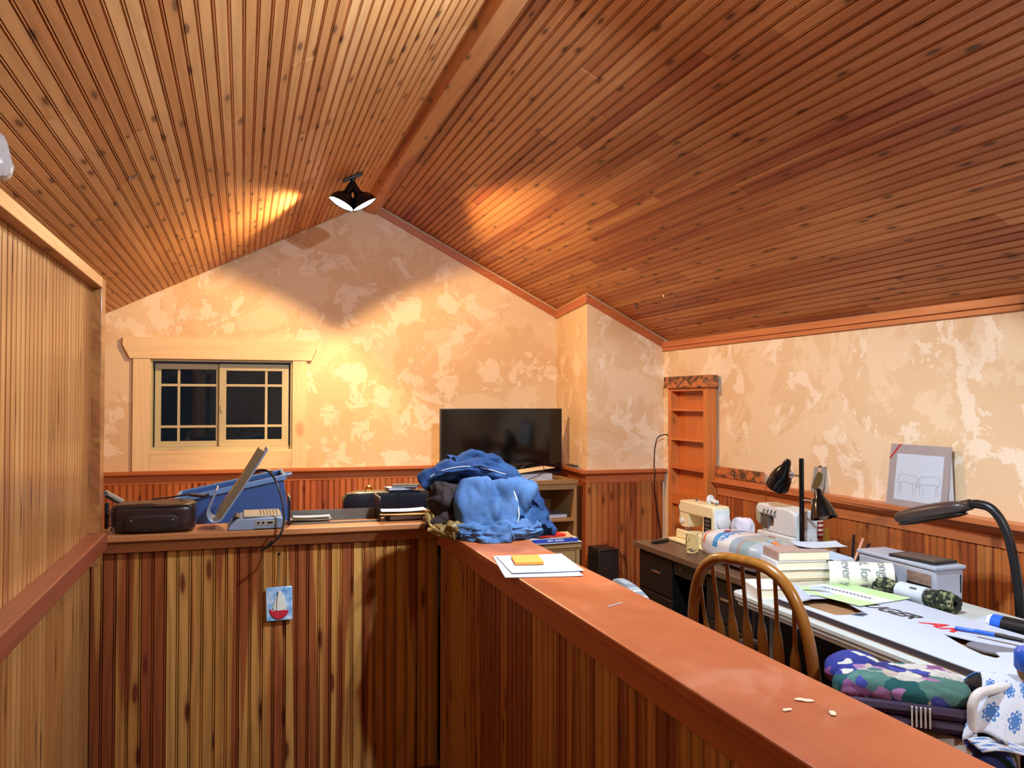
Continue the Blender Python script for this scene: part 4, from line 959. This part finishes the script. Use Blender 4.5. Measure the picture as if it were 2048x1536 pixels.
# ---- books
def cover(n, c): return plain(n, c, .5, var=.05)
M_cream2 = plain('page_block', (236, 226, 196), .8, var=.03)
bx, by = 2.24, 3.085
specs = [('wide_book', 'thick pale book at the bottom of the stack beside the batting roll', .25, .17, .046, -6, cover('buff_cover', (206, 190, 158))),
         ('tan_book', 'tan backed book second from the bottom of the book stack', .235, .16, .038, -9, cover('tan_cover', (172, 150, 112))),
         ('white_book', 'white hardcover with black corners in the book stack', .245, .165, .036, -10, cover('white_cover', (222, 230, 236))),
         ('cream_book', 'cream paged book on top of the book stack', .225, .155, .040, -11, cover('rose_cover', (176, 150, 140)))]
zz = TZ
for nm, lb, w, d, h, a, mc in specs:
    t = thing(nm, lb, 'book', (bx, by, zz), a+180, 'books stacked by the batting roll')
    book(t, w, d, h, mc, M_cream2)
    if nm == 'white_book':
        for sy in (-1, 1): MB().box(-w/2-.0006, -w/2+.03, sy*d/2-.02 if sy > 0 else -d/2-.0006, d/2+.0006 if sy > 0 else -d/2+.02, h-.0032, h+.0004).obj('corner', M_black, t, smooth=False)
    zz += h+.0006
t = tag(sheet(.20, .15, .010, .001, 8, 5).obj('open_leaflet', M_paper), 'white leaflet curling up on top of the book stack', 'leaflet'); put(t, (2.36, 3.10, zz), -20)
t = thing('white_album', 'white album with a rounded dark spine beside the book stack', 'album', (2.03, 2.99, TZ), -14+180); book(t, .14, .19, .044, cover('album_cover', (224, 222, 214)), M_cream2)
# propped white card behind
t = tag(MB().prism([(-.085, 0), (.085, 0), (.05, .075), (-.085, .115)], 'y', -.001, .001, RX(-24)).obj('propped_card', M_paper, smooth=False), 'white card with slanted top leaning behind the book stack', 'card'); put(t, (2.60, 3.245, DZ+.001), -30)
t = thing('pen_cup', 'dark pens and a pencil bundled behind the rolled paper', 'pens', (2.70, 3.30, DZ), 0)
for k, (a, c) in enumerate(((-14, M_black), (8, M_salmon), (22, M_black), (34, M_chrome))): MB().cyl((0, 0, .02), (.10*math.sin(R(a+20)), -.02*k, .02+.145*math.cos(R(a+20))), .006, 8).obj('pen', c, t)
soft(.03, .03, .022, 4, 6, 0, 1, 0, T(0, -.02, .0225)).obj('holder', M_black, t)

# ---- rolled printed sheet
t = thing('rolled_print', 'rolled white sheet printed with large grey script lettering', 'rolled paper', (2.432, 2.928, TZ+.063), 0, rot=(0, 0, R(-30)))
rr = .060; m = MB()
sp = [(rr*(1-.10*k/40), -math.pi*.62+k*2*math.pi*1.12/40) for k in range(41)]
vs = []
for r_, a in sp: vs += [(-.125, r_*math.cos(a), r_*math.sin(a)), (.125, r_*math.cos(a), r_*math.sin(a)), (-.125, (r_-.0015)*math.cos(a), (r_-.0015)*math.sin(a)), (.125, (r_-.0015)*math.cos(a), (r_-.0015)*math.sin(a))]
fs = []
for k in range(40): a = k*4; b = a+4; fs += [(a, a+1, b+1, b), (a+2, b+2, b+3, a+3), (a, b, b+2, a+2), (a+1, a+3, b+3, b+1)]
fs += [(0, 2, 3, 1), (160, 161, 163, 162)]
m.add(vs, fs).obj('sheet', plain('cream_sheet', (226, 224, 206), .7, var=.02), t)
M_script = plain('grey_ink', (136, 150, 156), .7)
for k, s in enumerate(('forever yo', 'and, for the', 'strong,')):
    mb = text_mb(s, .062, depth=0)
    mb.v = [(-.052+k*.072-.0+b-.03, (rr+.0009)*math.cos(math.pi*.80+a/rr), (rr+.0009)*math.sin(math.pi*.80+a/rr)) if False else (-.045+k*.070+b*.9-.03, -(rr+.0009)*math.cos(2.25-a*.75/rr), (rr+.0009)*math.sin(2.25-a*.75/rr)) for a, b, c in mb.v]
    mb.v = [v for v in mb.v]
    mb.obj('lettering', M_script, t, smooth=False)
# ---- clear shoe box with contents, phone on top
g = Mt('frosted_bin', .28); g.b.inputs['Transmission Weight'].default_value = .45; x, y, z = g.coord(); g.color(g.ramp(g.noise(g.vec(x, y, z), 9), [(0, (206, 216, 236)), (1, (224, 230, 242))])); M_bin = g.m
t = thing('clear_bin', 'long frosted plastic bin with a lid beside the rolled sheet', 'storage bin', (2.632, 2.875, TZ))
MB().prism([(-.066, 0), (.066, 0), (.072, .125), (-.072, .125)], 'y', -.215, .215).obj('tub', M_bin, t, bevel=.010, seg=3)
MB().box(-.077, .077, -.222, .222, .1255, .142).obj('lid', M_bin, t, bevel=.005)
MB().box(.050, .056, -.2165, -.2155, .035, .105).obj('label_bar', M_black, t, smooth=False)
M_sepia = plain('sepia_print', (120, 100, 86), .6, var=.5, sc=45)
MB().box(-.0735, -.072, -.195, -.07, .018, .105).obj('photo_label', M_sepia, t, smooth=False)
MB().box(-.0742, -.0735, -.195, -.07, .050, .062).obj('photo_stripe', M_black, t, smooth=False)
t = thing('tablet_phone', 'black phone lying on the lid of the frosted bin', 'phone', (2.632, 2.80, TZ+.1425), 6); MB().prism(rrect(-.066, .066, -.115, .115, .012), 'z', 0, .011).obj('body', M_black, t, bevel=.003); MB().box(-.055, .055, -.095, .095, .011, .0115).obj('screen', plain('dull_screen', (96, 92, 82), .15), t, smooth=False)
# ---- camo rope hank
t = thing('rope_hank', 'camouflage rope hank with a white paper sleeve on the table', 'rope', (2.485, 2.70, TZ+.003), 5)
M_camo = Mt('camo_cord', .9); x, y, z = M_camo.coord(); q = M_camo.noise(M_camo.vec(x, y, z), 42, 2); M_camo.color(M_camo.ramp(q, [(.40, (28, 36, 24)), (.50, (70, 82, 56)), (.58, (150, 150, 112)), (.66, (44, 54, 36))], 'CONSTANT')); M_camo = M_camo.m
for k in range(9):
    a = k*.7; cx, cz = .022*math.cos(a), .034+.022*math.sin(a)
    MB().tube(bez([(cx*.9, -.20, cz), (cx*1.25, -.15, .034+(cz-.034)*1.2), (cx*.8, -.05, .034+(cz-.034)*.8), (cx*.8, .05, .034+(cz-.034)*.8), (cx*1.25, .13, .034+(cz-.034)*1.2), (cx*.9, .17, cz)], 5), .0115, 8).obj('strand', M_camo, t)
for k in range(3): MB().tube([Vector((.036*math.cos(a), -.135-.014*k, .036+.035*math.sin(a))) for a in [q*math.pi/8 for q in range(16)]], .0052, 6, closed=True).obj('binding_loop', M_camo, t)
MB().tube([(0, -.075, .034), (0, .055, .034)], [.0355, .0355], 20).obj('paper_sleeve', M_paper, t)
for k in range(7): MB().box(-.030+k*.0045, -.028+k*.0045+.0012*(k % 2), -.045, -.015, .0615, .0635, T(0, 0, 0)).obj('barcode_bar', M_black, t, smooth=False)
# ---- white long carton with torn hole and open end
def filled(outer, holes, depth):
    cu = bpy.data.curves.new('f', 'CURVE'); cu.dimensions = '2D'; cu.fill_mode = 'BOTH'; cu.extrude = depth/2
    for L in [outer]+holes:
        sp_ = cu.splines.new('POLY'); sp_.points.add(len(L)-1); sp_.use_cyclic_u = True
        for p_, (a, b) in zip(sp_.points, L): p_.co = (a, b, 0, 1)
    to = bpy.data.objects.new('f', cu); COL.objects.link(to); dg = bpy.context.evaluated_depsgraph_get(); me = bpy.data.meshes.new_from_object(to.evaluated_get(dg))
    mb = MB().add([tuple(v.co) for v in me.vertices], [tuple(p.vertices) for p in me.polygons]); bpy.data.objects.remove(to); bpy.data.curves.remove(cu); bpy.data.meshes.remove(me); return mb
M_carton = plain('white_carton', (186, 195, 210), .45, var=.012); M_cardbrown = plain('brown_cardboard', (150, 112, 74), .8, var=.06); M_maroon = plain('carton_side', (52, 34, 38), .6, var=.15)
t = thing('long_carton', 'long white carton with printed black and red lettering lying on the table', 'carton', (2.19, 2.18, TZ))
HX0, HX1, HY0, HY1, HH = -.225, .225, -.56, .66, .026
hole1 = [(-.185, .36), (-.065, .335), (-.035, .45), (.0, .58), (-.10, .60), (-.20, .56)]
hole2 = [(-.010, .055), (-.030, .0), (-.062, -.09), (-.078, -.17), (-.070, -.205), (-.045, -.20), (-.02, -.16), (.03, -.175), (.075, -.15), (.02, -.05), (.002, .02)]
xform(filled([(HX0, HY0), (HX1, HY0), (HX1, HY1), (HX0, HY1)], [hole1, hole2], .003), T(0, 0, HH-.0015)).obj('top_panel', M_carton, t, smooth=False)
MB().box(HX0, HX1, HY0, HY1, 0, .003).obj('bottom_panel', M_cardbrown, t, smooth=False)
MB().box(HX0, HX0+.003, HY0, HY1, .003, HH-.003).box(HX1-.003, HX1, HY0, HY1, .003, HH-.003).box(HX0, HX1, HY0, HY0+.003, .003, HH-.003).obj('side_panel', M_maroon, t, smooth=False)
MB().box(HX0, HX1, HY1-.003, HY1, .003, HH-.003).obj('end_panel', M_maroon, t, smooth=False)
MB().add([(-.065, .335, HH), (-.13, .349, HH), (-.115, .31, HH+.016), (-.065, .335, HH+.001), (-.13, .349, HH+.001), (-.115, .31, HH+.017)], [(0,1,2), (5,4,3), (0,3,4,1), (1,4,5,2), (2,5,3,0)]).obj('end_flap', M_carton, t, smooth=False)
MB().add([(-.20, .56, HH), (-.10, .60, HH), (-.165, .63, HH+.06), (-.20, .56, HH+.0015), (-.10, .60, HH+.0015), (-.165, .63, HH+.0615)], [(0,1,2), (5,4,3), (0,3,4,1), (1,4,5,2), (2,5,3,0)]).obj('end_flap', M_carton, t, smooth=False)
TM = T(-.004, .512, HH+.0008) @ RZ(-83)
text_mb('RUGER', .088, .35, .0003, 1.0, TM, .0022).obj('black_lettering', M_black, t, smooth=False, fixn=False)
text_mb('AR', .090, .35, .0003, 1.2, T(.022, .190, HH+.0008) @ RZ(-86), .0022).obj('red_lettering', plain('red_ink', (206, 24, 44), .45), t, smooth=False, fixn=False)
soft(.045, .090, .010, 3, 10, .003, 26, 3, T(.035, -.115, .0135) @ RZ(12)).obj('grey_foam', plain('grey_foam', (112, 110, 118), .9), t)
BZ = TZ+HH+.001
# green and white flyer, white swoosh sheet
m_ = Mt('flyer_print', .55); x, y, z = m_.coord(); m_.color(m_.mix(x.abs().lt(.048), (190, 222, 160), (232, 234, 240))); M_flyer = m_.m
t = thing('green_flyer', 'pale green flyer with a white centre band lying on the carton', 'flyer', (2.275, 2.80, BZ+.001), 10)
sheet(.28, .34, .002, .0008, 10, 3).obj('sheet', M_flyer, t)
zz_ = [(.012*(1-abs(k-14)/26)*(1 if k % 2 else -.35)+.006, .125-k*.0088) for k in range(28)]
MB().prism(zz_+[(a-.007, b) for a, b in reversed(zz_)], 'z', .0040, .0045, T(-.01, 0, 0)).obj('script_print', plain('dark_ink', (84, 76, 92), .6), t, smooth=False)
t = thing('swoosh_sheet', 'white sheet with a grey swoosh partly under the book stack', 'paper', (2.16, 2.885, BZ+.0012), -20)
sheet(.15, .17, .001, .0008, 6, 8).obj('sheet', M_paper, t)
MB().prism([(-.06, -.02), (-.02, -.005), (.03, -.012), (.07, -.035), (.035, .004), (-.01, .014), (-.045, .004)], 'z', .0022, .0027).obj('swoosh_print', M_greymetal, t, smooth=False)
# pens
M_penblue = plain('pen_blue', (36, 96, 210), .3)
for k, (x, y, a, lb) in enumerate(((2.285, 2.19, 30, 'blue and grey pen lying by the red lettering on the carton'), (2.268, 2.10, 19, 'blue and black pen lying across the torn hole in the carton'))):
    t = thing('ball_pen', lb, 'pen', (x, y, BZ+.0005+(.012 if k else 0)), a, 'pens on the carton')
    MB().cyl((0, -.075, .007), (0, .01, .007), .0065, 10).obj('grip', (M_greymetal, M_blacksteel)[k], t); MB().cyl((0, .01, .007), (0, .072, .007), .0062, 10).obj('barrel', M_penblue, t)
    MB().cyl((0, -.095, .007), (0, -.075, .007), .0015, 8, .006).obj('tip', M_chrome, t); MB().box(-.002, .002, -.07, -.02, .0125, .0145).obj('clip', M_chrome, t)
# paint bottle
t = thing('paint_bottle', 'small craft paint bottle with blue and black label lying by the carton', 'bottle', (2.465, 2.20, TZ+.0295), 0, rot=(R(90), 0, R(12)))
MB().lathe([(.012, -.105), (.024, -.10), (.0285, -.085), (.0285, .085), (.020, .10), (.010, .105)], 22).obj('bottle', M_white, t)
MB().lathe([(.0290, -.085), (.0290, -.05)], 22, caps=False).obj('blue_band', M_penblue, t); MB().lathe([(.0291, -.05), (.0291, .06)], 22, caps=False).obj('label', M_black, t)
MB().lathe([(.014, .105), (.014, .125), (.012, .128)], 16).obj('cap', M_black, t)
t = tag(sheet(.16, .20, .003, .0008, 8, 12).obj('paper_sheet', M_paper), 'blank white sheet on the table behind the paint bottle', 'paper'); put(t, (2.56, 2.33, TZ), 22)
# ---- gooseneck floor lamp
M_lampbrown = plain('lamp_brown', (62, 50, 48), .36, var=.08)
t = thing('gooseneck_lamp', 'dark gooseneck floor lamp with a flat oval head over the table', 'floor lamp', (2.80, 2.49, 0))
MB().lathe([(.001, 0), (.13, 0), (.13, .016), (.10, .030), (.02, .036), (.001, .036)], 32, caps=False).obj('base', M_black, t)
MB().tube(bez([(0, 0, .03), (0, .0, .4), (-.005, 0, .72), (-.012, .015, .90), (-.025, .04, 1.03), (-.04, .085, 1.105), (-.055, .14, 1.122), (-.062, .19, 1.112)], 8), .0175, 12).obj('gooseneck', M_black, t)
hd = soft(.056, .178, .034, 2.6, 14, 0, 1, 0, T(-.09, .345, 1.066) @ RZ(6) @ RX(-15)); hd.obj('lamp_head', M_lampbrown, t)
soft(.047, .165, .010, 2.6, 12, 0, 1, 0, T(-.09, .345-.006, 1.066-.027) @ RZ(6) @ RX(-15)).obj('head_underside', M_black, t)
MB().tube([(-.066, .165, 1.118), (-.074, .205, 1.106)], [.022, .022], 12).obj('collar', M_lampbrown, t)
# white panel leaning at the right edge
t = tag(MB().box(-.006, .006, -.22, .22, 0, .93, RY(4)).obj('white_board', M_white, smooth=False, bevel=.003), 'white board leaning on the right ledge at the picture edge', 'board'); put(t, (2.945, 2.372, .001), 0)

# ---- windsor chair
M_chairwood = wood('golden_oak', [(150,96,38), (138,86,32)], knots=0, rough=.24, axis='z', fine=.9, cath=.2, coat=.4)
t = thing('windsor_chair', 'golden oak bow-back Windsor chair pulled up to the folding table', 'chair', (1.700, 2.348, 0), 15.8)
def bowx(z): return -.185-(z-.46)*.115
bow = []
for a in [180*k/36 for k in range(37)]:
    c, s = math.cos(R(a)), math.sin(R(a)); yy = .236*math.copysign(abs(c)**.62, c) if abs(c) > 1e-6 else 0
    zq = .70+.335*s**.9; bow.append((bowx(zq), yy, zq))
path = [(bowx(.46), .200, .455), (bowx(.58), .222, .58)]+bow+[(bowx(.58), -.222, .58), (bowx(.46), -.200, .455)]
MB().tube(path, .0180, 14, up=(1, 0, 0)).obj('bow', M_chairwood, t)
for k in range(-3, 4):
    y1 = k*.062; y0 = k*.050
    cq = (abs(y1)/.236)**(1/.62); zt = .70+.335*math.sqrt(1-cq*cq)**.9-.004
    P = []; rr_ = []
    for q in range(15):
        f = q/14; z = .462+(zt-.462)*f; P.append((bowx(z), y0+(y1-y0)*f, z)); rr_.append(.0105+.0085*min(1, f/.45) if f < .62 else max(.0075, .019-.0115*(f-.62)/.10))
    MB().tube(P, rr_, 10, flat=.62, up=(1, 0, 0)).obj('spindle', M_chairwood, t)
seat = soft(.215, .225, .022, 3.4, 14, 0, 1, 0, T(.01, 0, .448)); seat.obj('seat', M_chairwood, t)
for sx in (-1, 1):
    for sy in (-1, 1):
        P = [(sx*.12+.01, sy*.135, .435), (sx*.155+.01, sy*.165, .26), (sx*.195+.01, sy*.20, 0)]
        MB().tube(bez(P, 6), [.014, .015, .016, .018, .020, .020, .019, .018, .016, .015, .014, .013, .012], 10).obj('leg', M_chairwood, t)
for sy in (-1, 1): MB().cyl((-.15, sy*.168, .22), (.17, sy*.168, .22), .010, 8).obj('stretcher', M_chairwood, t)
MB().cyl((.01, -.168, .22), (.01, .168, .22), .010, 8).obj('stretcher', M_chairwood, t)
# ---- grey office chair
m_ = Mt('grey_weave', .9, 0, .2); x, y, z = m_.coord(); v = m_.voro(m_.vec(y, z), 58, .15); d_ = Nd(m_.nt, v.outputs['Distance'])
m_.color(m_.ramp(d_, [(.1, (186, 188, 186)), (.45, (120, 128, 136)), (.7, (92, 98, 108))])); m_.bump(d_, .4, .002); M_weave = m_.m
t = thing('office_chair', 'grey patterned fabric office chair tucked behind the orange cap', 'chair', (1.645, 2.86, 0), -4)
def backf(sg, th):
    return lambda u, v: Vector((-.24+sg*th-.05*(1-(2*u-1)**2)-.03*v, (u-.5)*.54*(1-.16*v**3), .45+.41*v-.11*v*abs(2*u-1)**2.6))
m = MB().grid(backf(0, 0), 16, 12); k = len(m.v); m2 = MB().grid(backf(1, .045), 16, 12); m.add(m2.v, [tuple(reversed(f)) for f in m2.f])
nu = 17; e = list(range(17))+[(j+1)*nu+16 for j in range(12)]+[12*nu+i for i in range(15, -1, -1)]+[j*nu for j in range(11, 0, -1)]
m.f += [(e[i], e[(i+1) % len(e)], e[(i+1) % len(e)]+k, e[i]+k) for i in range(len(e))]
m.obj('backrest', M_weave, t, bevel=.012, seg=3)
MB().grid(lambda u, v: Vector((-.256-.05*(1-(2*u-1)**2)-.03*v, (u-.5)*.40, .50+.30*v)), 8, 6).add([], []).obj('back_shell', M_black, t)
soft(.215, .22, .045, 4, 10, 0, 1, 0, T(.02, 0, .45)).obj('seat', M_weave, t)
MB().cyl((0, 0, .08), (0, 0, .41), .025, 12).obj('column', M_black, t)
MB().box(-.27, -.22, -.035, .035, .36, .62).obj('back_bracket', M_black, t, bevel=.004)
for k in range(5):
    a = R(72*k+20); MB().tube([(0, 0, .10), (.26*math.cos(a), .26*math.sin(a), .065)], [.025, .016], 8).obj('base_leg', M_black, t)
    MB().lathe([(.026, -.012), (.026, .012)], 14, T(.26*math.cos(a), .26*math.sin(a), .027) @ RX(90)).obj('caster', M_black, t)
for sy in (-1,):
    MB().tube(bez([(.05, sy*.22, .45), (.03, sy*.265, .52), (.02, sy*.268, .66)], 5), .014, 8).obj('arm_post', M_black, t)
    soft(.10, .028, .016, 3, 8, 0, 1, 0, T(.0, sy*.268, .68)).obj('armrest', M_black, t)

# ---- floral fabric bag between the half wall and the table
def floral():
    m = Mt('floral_print', .85, 0, .2); x, y, z = m.coord(); n1 = m.noise(m.vec(x, y, z), 11, 3, .6)
    v = m.voro(m.vec(x+z*.5+n1*.09, y+z*.9+n1*.08), 12, 1.0); c = m.sep(v.outputs['Color'])[0]; d = Nd(m.nt, v.outputs['Distance'])
    base = m.ramp(c, [(0, (30, 78, 80)), (.16, (74, 112, 104)), (.30, (44, 50, 118)), (.46, (176, 172, 164)), (.58, (122, 74, 118)), (.72, (164, 152, 142)), (.84, (36, 42, 92))], 'CONSTANT')
    v2 = m.voro(m.vec(x+z*.4-n1*.05, y+z*.8+n1*.05), 23, 1.0); c2 = m.sep(v2.outputs['Color'])
    petal = m.ramp(c2[1], [(0, (150, 104, 146)), (.3, (190, 186, 176)), (.55, (60, 104, 100)), (.8, (60, 66, 140))], 'CONSTANT')
    col = m.mix(c2[0].lt(.42)*Nd(m.nt, v2.outputs['Distance']).step(.52, .46), base, petal)
    pet = m.noise(m.vec(x, y*2.2, z), 30, 3)
    m.color(m.scale(col, pet*.8+.55)); m.bump(n1+pet*.4, .4, .006); return m.m
M_floral = floral(); M_plumcord = plain('plum_binding', (44, 22, 48), .7, var=.2, sc=20)
t = thing('floral_bag', 'soft floral fabric bag with plum binding and white tube handle beside the folding table', 'bag', (1.675, 1.835, 0), -40)
soft(.205, .180, .355, 5, 24, .014, 8, 3, T(.045, -.005, .355), True).obj('lower_body', M_floral, t)
m = soft(.165, .135, .040, 3, 26, .010, 10, 7, T(-.02, .005, .775) @ RX(-4)); wrinkle(m, .005, 22, 3); m.obj('top_body', M_floral, t)
for zq, rx, ry, rb in ((.752, .160, .134, .016), (.722, .168, .140, .015)):
    MB().tube([Vector((rx*math.copysign(abs(math.cos(a))**.55, math.cos(a)), ry*math.copysign(abs(math.sin(a))**.55, math.sin(a)), zq+.004*math.sin(3*a))) for a in [k*math.pi/28 for k in range(56)]], rb, 8, closed=True).obj('binding', M_plumcord, t)
for k in range(5): MB().box(.0+k*.010, .004+k*.010, -.157, -.149, .722, .770).obj('stitch', M_stitch, t, smooth=False)
m = soft(.075, .075, .045, 2.6, 18, .012, 14, 4, T(-.130, .085, .775)); m.obj('side_puff', M_floral, t)
MB().tube(bez([(.135, -.135, .60), (.135, -.135, .755), (.138, -.132, .792), (.154, -.118, .812), (.190, -.085, .816), (.225, -.05, .816), (.238, -.038, .80), (.238, -.036, .60)], 7), .0115, 12).obj('tube_handle', M_white, t)
def snow():
    m = Mt('snowflake_print', .85, 0, .2); x, y, z = m.coord('UV')
    u = x*4.2; v = y*4.2; row = v.floor(); u = u+row*.5; fu = u.frac()-.5; fv = v.frac()-.5
    r_ = (fu*fu+fv*fv).sqrt(); a = fv.atan2(fu); star = (a*4).cos().abs().pow(.8)*.13+.22
    f = r_.lt(star); dots = ((a*8).cos()).gt(.35)*r_.gt(.20)*r_.lt(.255)
    sm = m.noise(m.vec(x, y, 0), 30, 2).step(.63, .66)
    col = m.mix(sm*.6, (206, 214, 226), (140, 176, 206)); col = m.mix(f*(1-dots), col, (78, 126, 190)); m.color(col); return m.m
M_snow = snow()
def uvgrid(fn, nu, nv, name, mat, parent, th=.003):
    m = MB().grid(fn, nu, nv); o = m.obj(name, mat, parent, fixn=False); me = o.data; uv = me.uv_layers.new(name='UV')
    for lp in me.loops: i = lp.vertex_index; uv.data[lp.index].uv = ((i % (nu+1))/nu, (i//(nu+1))/nv)
    s = o.modifiers.new('cloth', 'SOLIDIFY'); s.thickness = th; return o
t = thing('snowflake_cloth', 'white cloth printed with blue snowflakes draped over the white bag handle', 'cloth', (1.832, 1.665, .838), 0, rot=(0, 0, R(-35)))
def drape(u, v):          # local x runs along the handle, y across it; the near side falls towards the view
    w = (u-.5); s = (v-.42)/.58 if v > .42 else (v-.42)/.42; a = abs(s); fl = .55+.45*a
    return Vector((w*.24*fl+.012*math.sin(s*5), -s*.115*(1.0 if s > 0 else .8)+.010*math.sin(w*14)*a, -.125*a**1.35-.012*a*math.cos(w*11)))
uvgrid(drape, 26, 30, 'drape', M_snow, t, .004)
uvgrid(lambda u, v: Vector(((u-.5)*.24+.03*v, -.118-.02*v+.008*math.sin(u*9), -.128-.022*v+.006*math.sin(u*7))), 20, 6, 'lower_fold', M_snow, t, .004)
t = thing('blue_lid', 'squat bright blue lid on the snowflake cloth at the picture edge', 'jar', (1.868, 1.632, .845), 20)  # a blue lid over a brown base, not a whole jar
MB().lathe([(.001, .012), (.036, .012), (.040, .018), (.040, .056), (.034, .064), (.001, .066)], 24).obj('lid', M_penblue, t)
MB().lathe([(.001, 0), (.032, 0), (.034, .012), (.001, .012)], 20, caps=False).obj('lid_base', M_cardbrown, t)
# ================================================================ LAMPS
M_glow = Mt('lit_bulb'); M_glow.b.inputs['Emission Color'].default_value = (1, .93, .80, 1); M_glow.b.inputs['Emission Strength'].default_value = 14; M_glow = M_glow.m
def two_head(loc, heads, label, watts, col, group, tilt, share=(1, 1), sizes=(160, 160)):
    t = thing('ceiling_spotlight', label, 'ceiling light', loc, group=group)
    q = Matrix.Rotation(tilt, 4, 'Y')
    b = MB(); b.box(-.066, .066, -.026, .026, -.016, 0, q); b.obj('base_plate', M_black, t, bevel=.004)
    b = MB().tube([q @ Vector((0, 0, -.012)), (0, 0, -.055)], [.016, .013], 10); b.obj('stem', M_black, t)
    for (d, s, sz) in zip(heads, share, sizes):
        d = Vector(d).normalized(); rot = (-d).to_track_quat('Z', 'Y').to_matrix().to_4x4(); rot.translation = Vector((0, 0, -.045))
        prof = [(.016, .012), (.021, -.004), (.025, -.060), (.034, -.074), (.060, -.092), (.078, -.120), (.085, -.150), (.082, -.150), (.074, -.120), (.055, -.096), (.030, -.080), (.001, -.078)]
        h = MB().lathe(prof, 32, rot, caps=False).obj('shade', M_blackgloss, t)
        MB().lathe([(.001, -.084), (.030, -.090), (.052, -.104), (.068, -.124), (.078, -.144), (.060, -.150), (.001, -.153)], 24, rot, caps=False).obj('bulb', M_glow, h)
        ld = bpy.data.lights.new('spot_bulb', 'SPOT'); ld.energy = watts*s; ld.color = col; ld.shadow_soft_size = .03; ld.spot_size = R(sz); ld.spot_blend = .2
        lo = bpy.data.objects.new('spot_bulb', ld); COL.objects.link(lo); lo.parent = t
        lo.location = rot @ Vector((0, 0, -.162)); lo.rotation_euler = (-d).to_track_quat('Z', 'Y').to_euler()
    return t
G = 'two-headed black ceiling spotlights'
two_head((.635, 5.29, zl(.635)-.003), [(-.46, -.01, -.89), (.50, -.03, -.86)], 'black two-headed ceiling spotlight glowing near the ridge in front of the gable wall', WARM_W, WARM_C, G, -aL, sizes=(146, 146))
two_head((1.21, 1.98, zr(1.21)-.003), [(-.40, .40, -.82), (.30, .55, -.82)], 'black two-headed spotlight on the right ceiling slope over the half wall, above the view', COOL_W, COOL_C, G, aR, (1.0, .85), sizes=(164, 88))
t = thing('fill_fixture', 'unseen fill lamp added on the right slope behind the view', 'ceiling light', (2.05, .15, zr(2.05)-.002))
MB().lathe([(.055, 0), (.055, -.012), (.03, -.02), (.024, -.06), (.001, -.06)], 24, RY(math.degrees(aR))).obj('canopy', M_white, t)
MB().lathe([(.012, -.06), (.02, -.085), (.030, -.11), (.028, -.135), (.001, -.15)], 20, RY(math.degrees(aR))).obj('bulb', M_glow, t)
ld = bpy.data.lights.new('fill_light', 'POINT'); ld.energy = FILL_W; ld.color = FILL_C; ld.shadow_soft_size = .04  # added fill for the ceiling slopes and gable; no lamp known here
lo = bpy.data.objects.new('fill_light', ld); COL.objects.link(lo); lo.parent = t; lo.location = (-.10, 0, -.20)
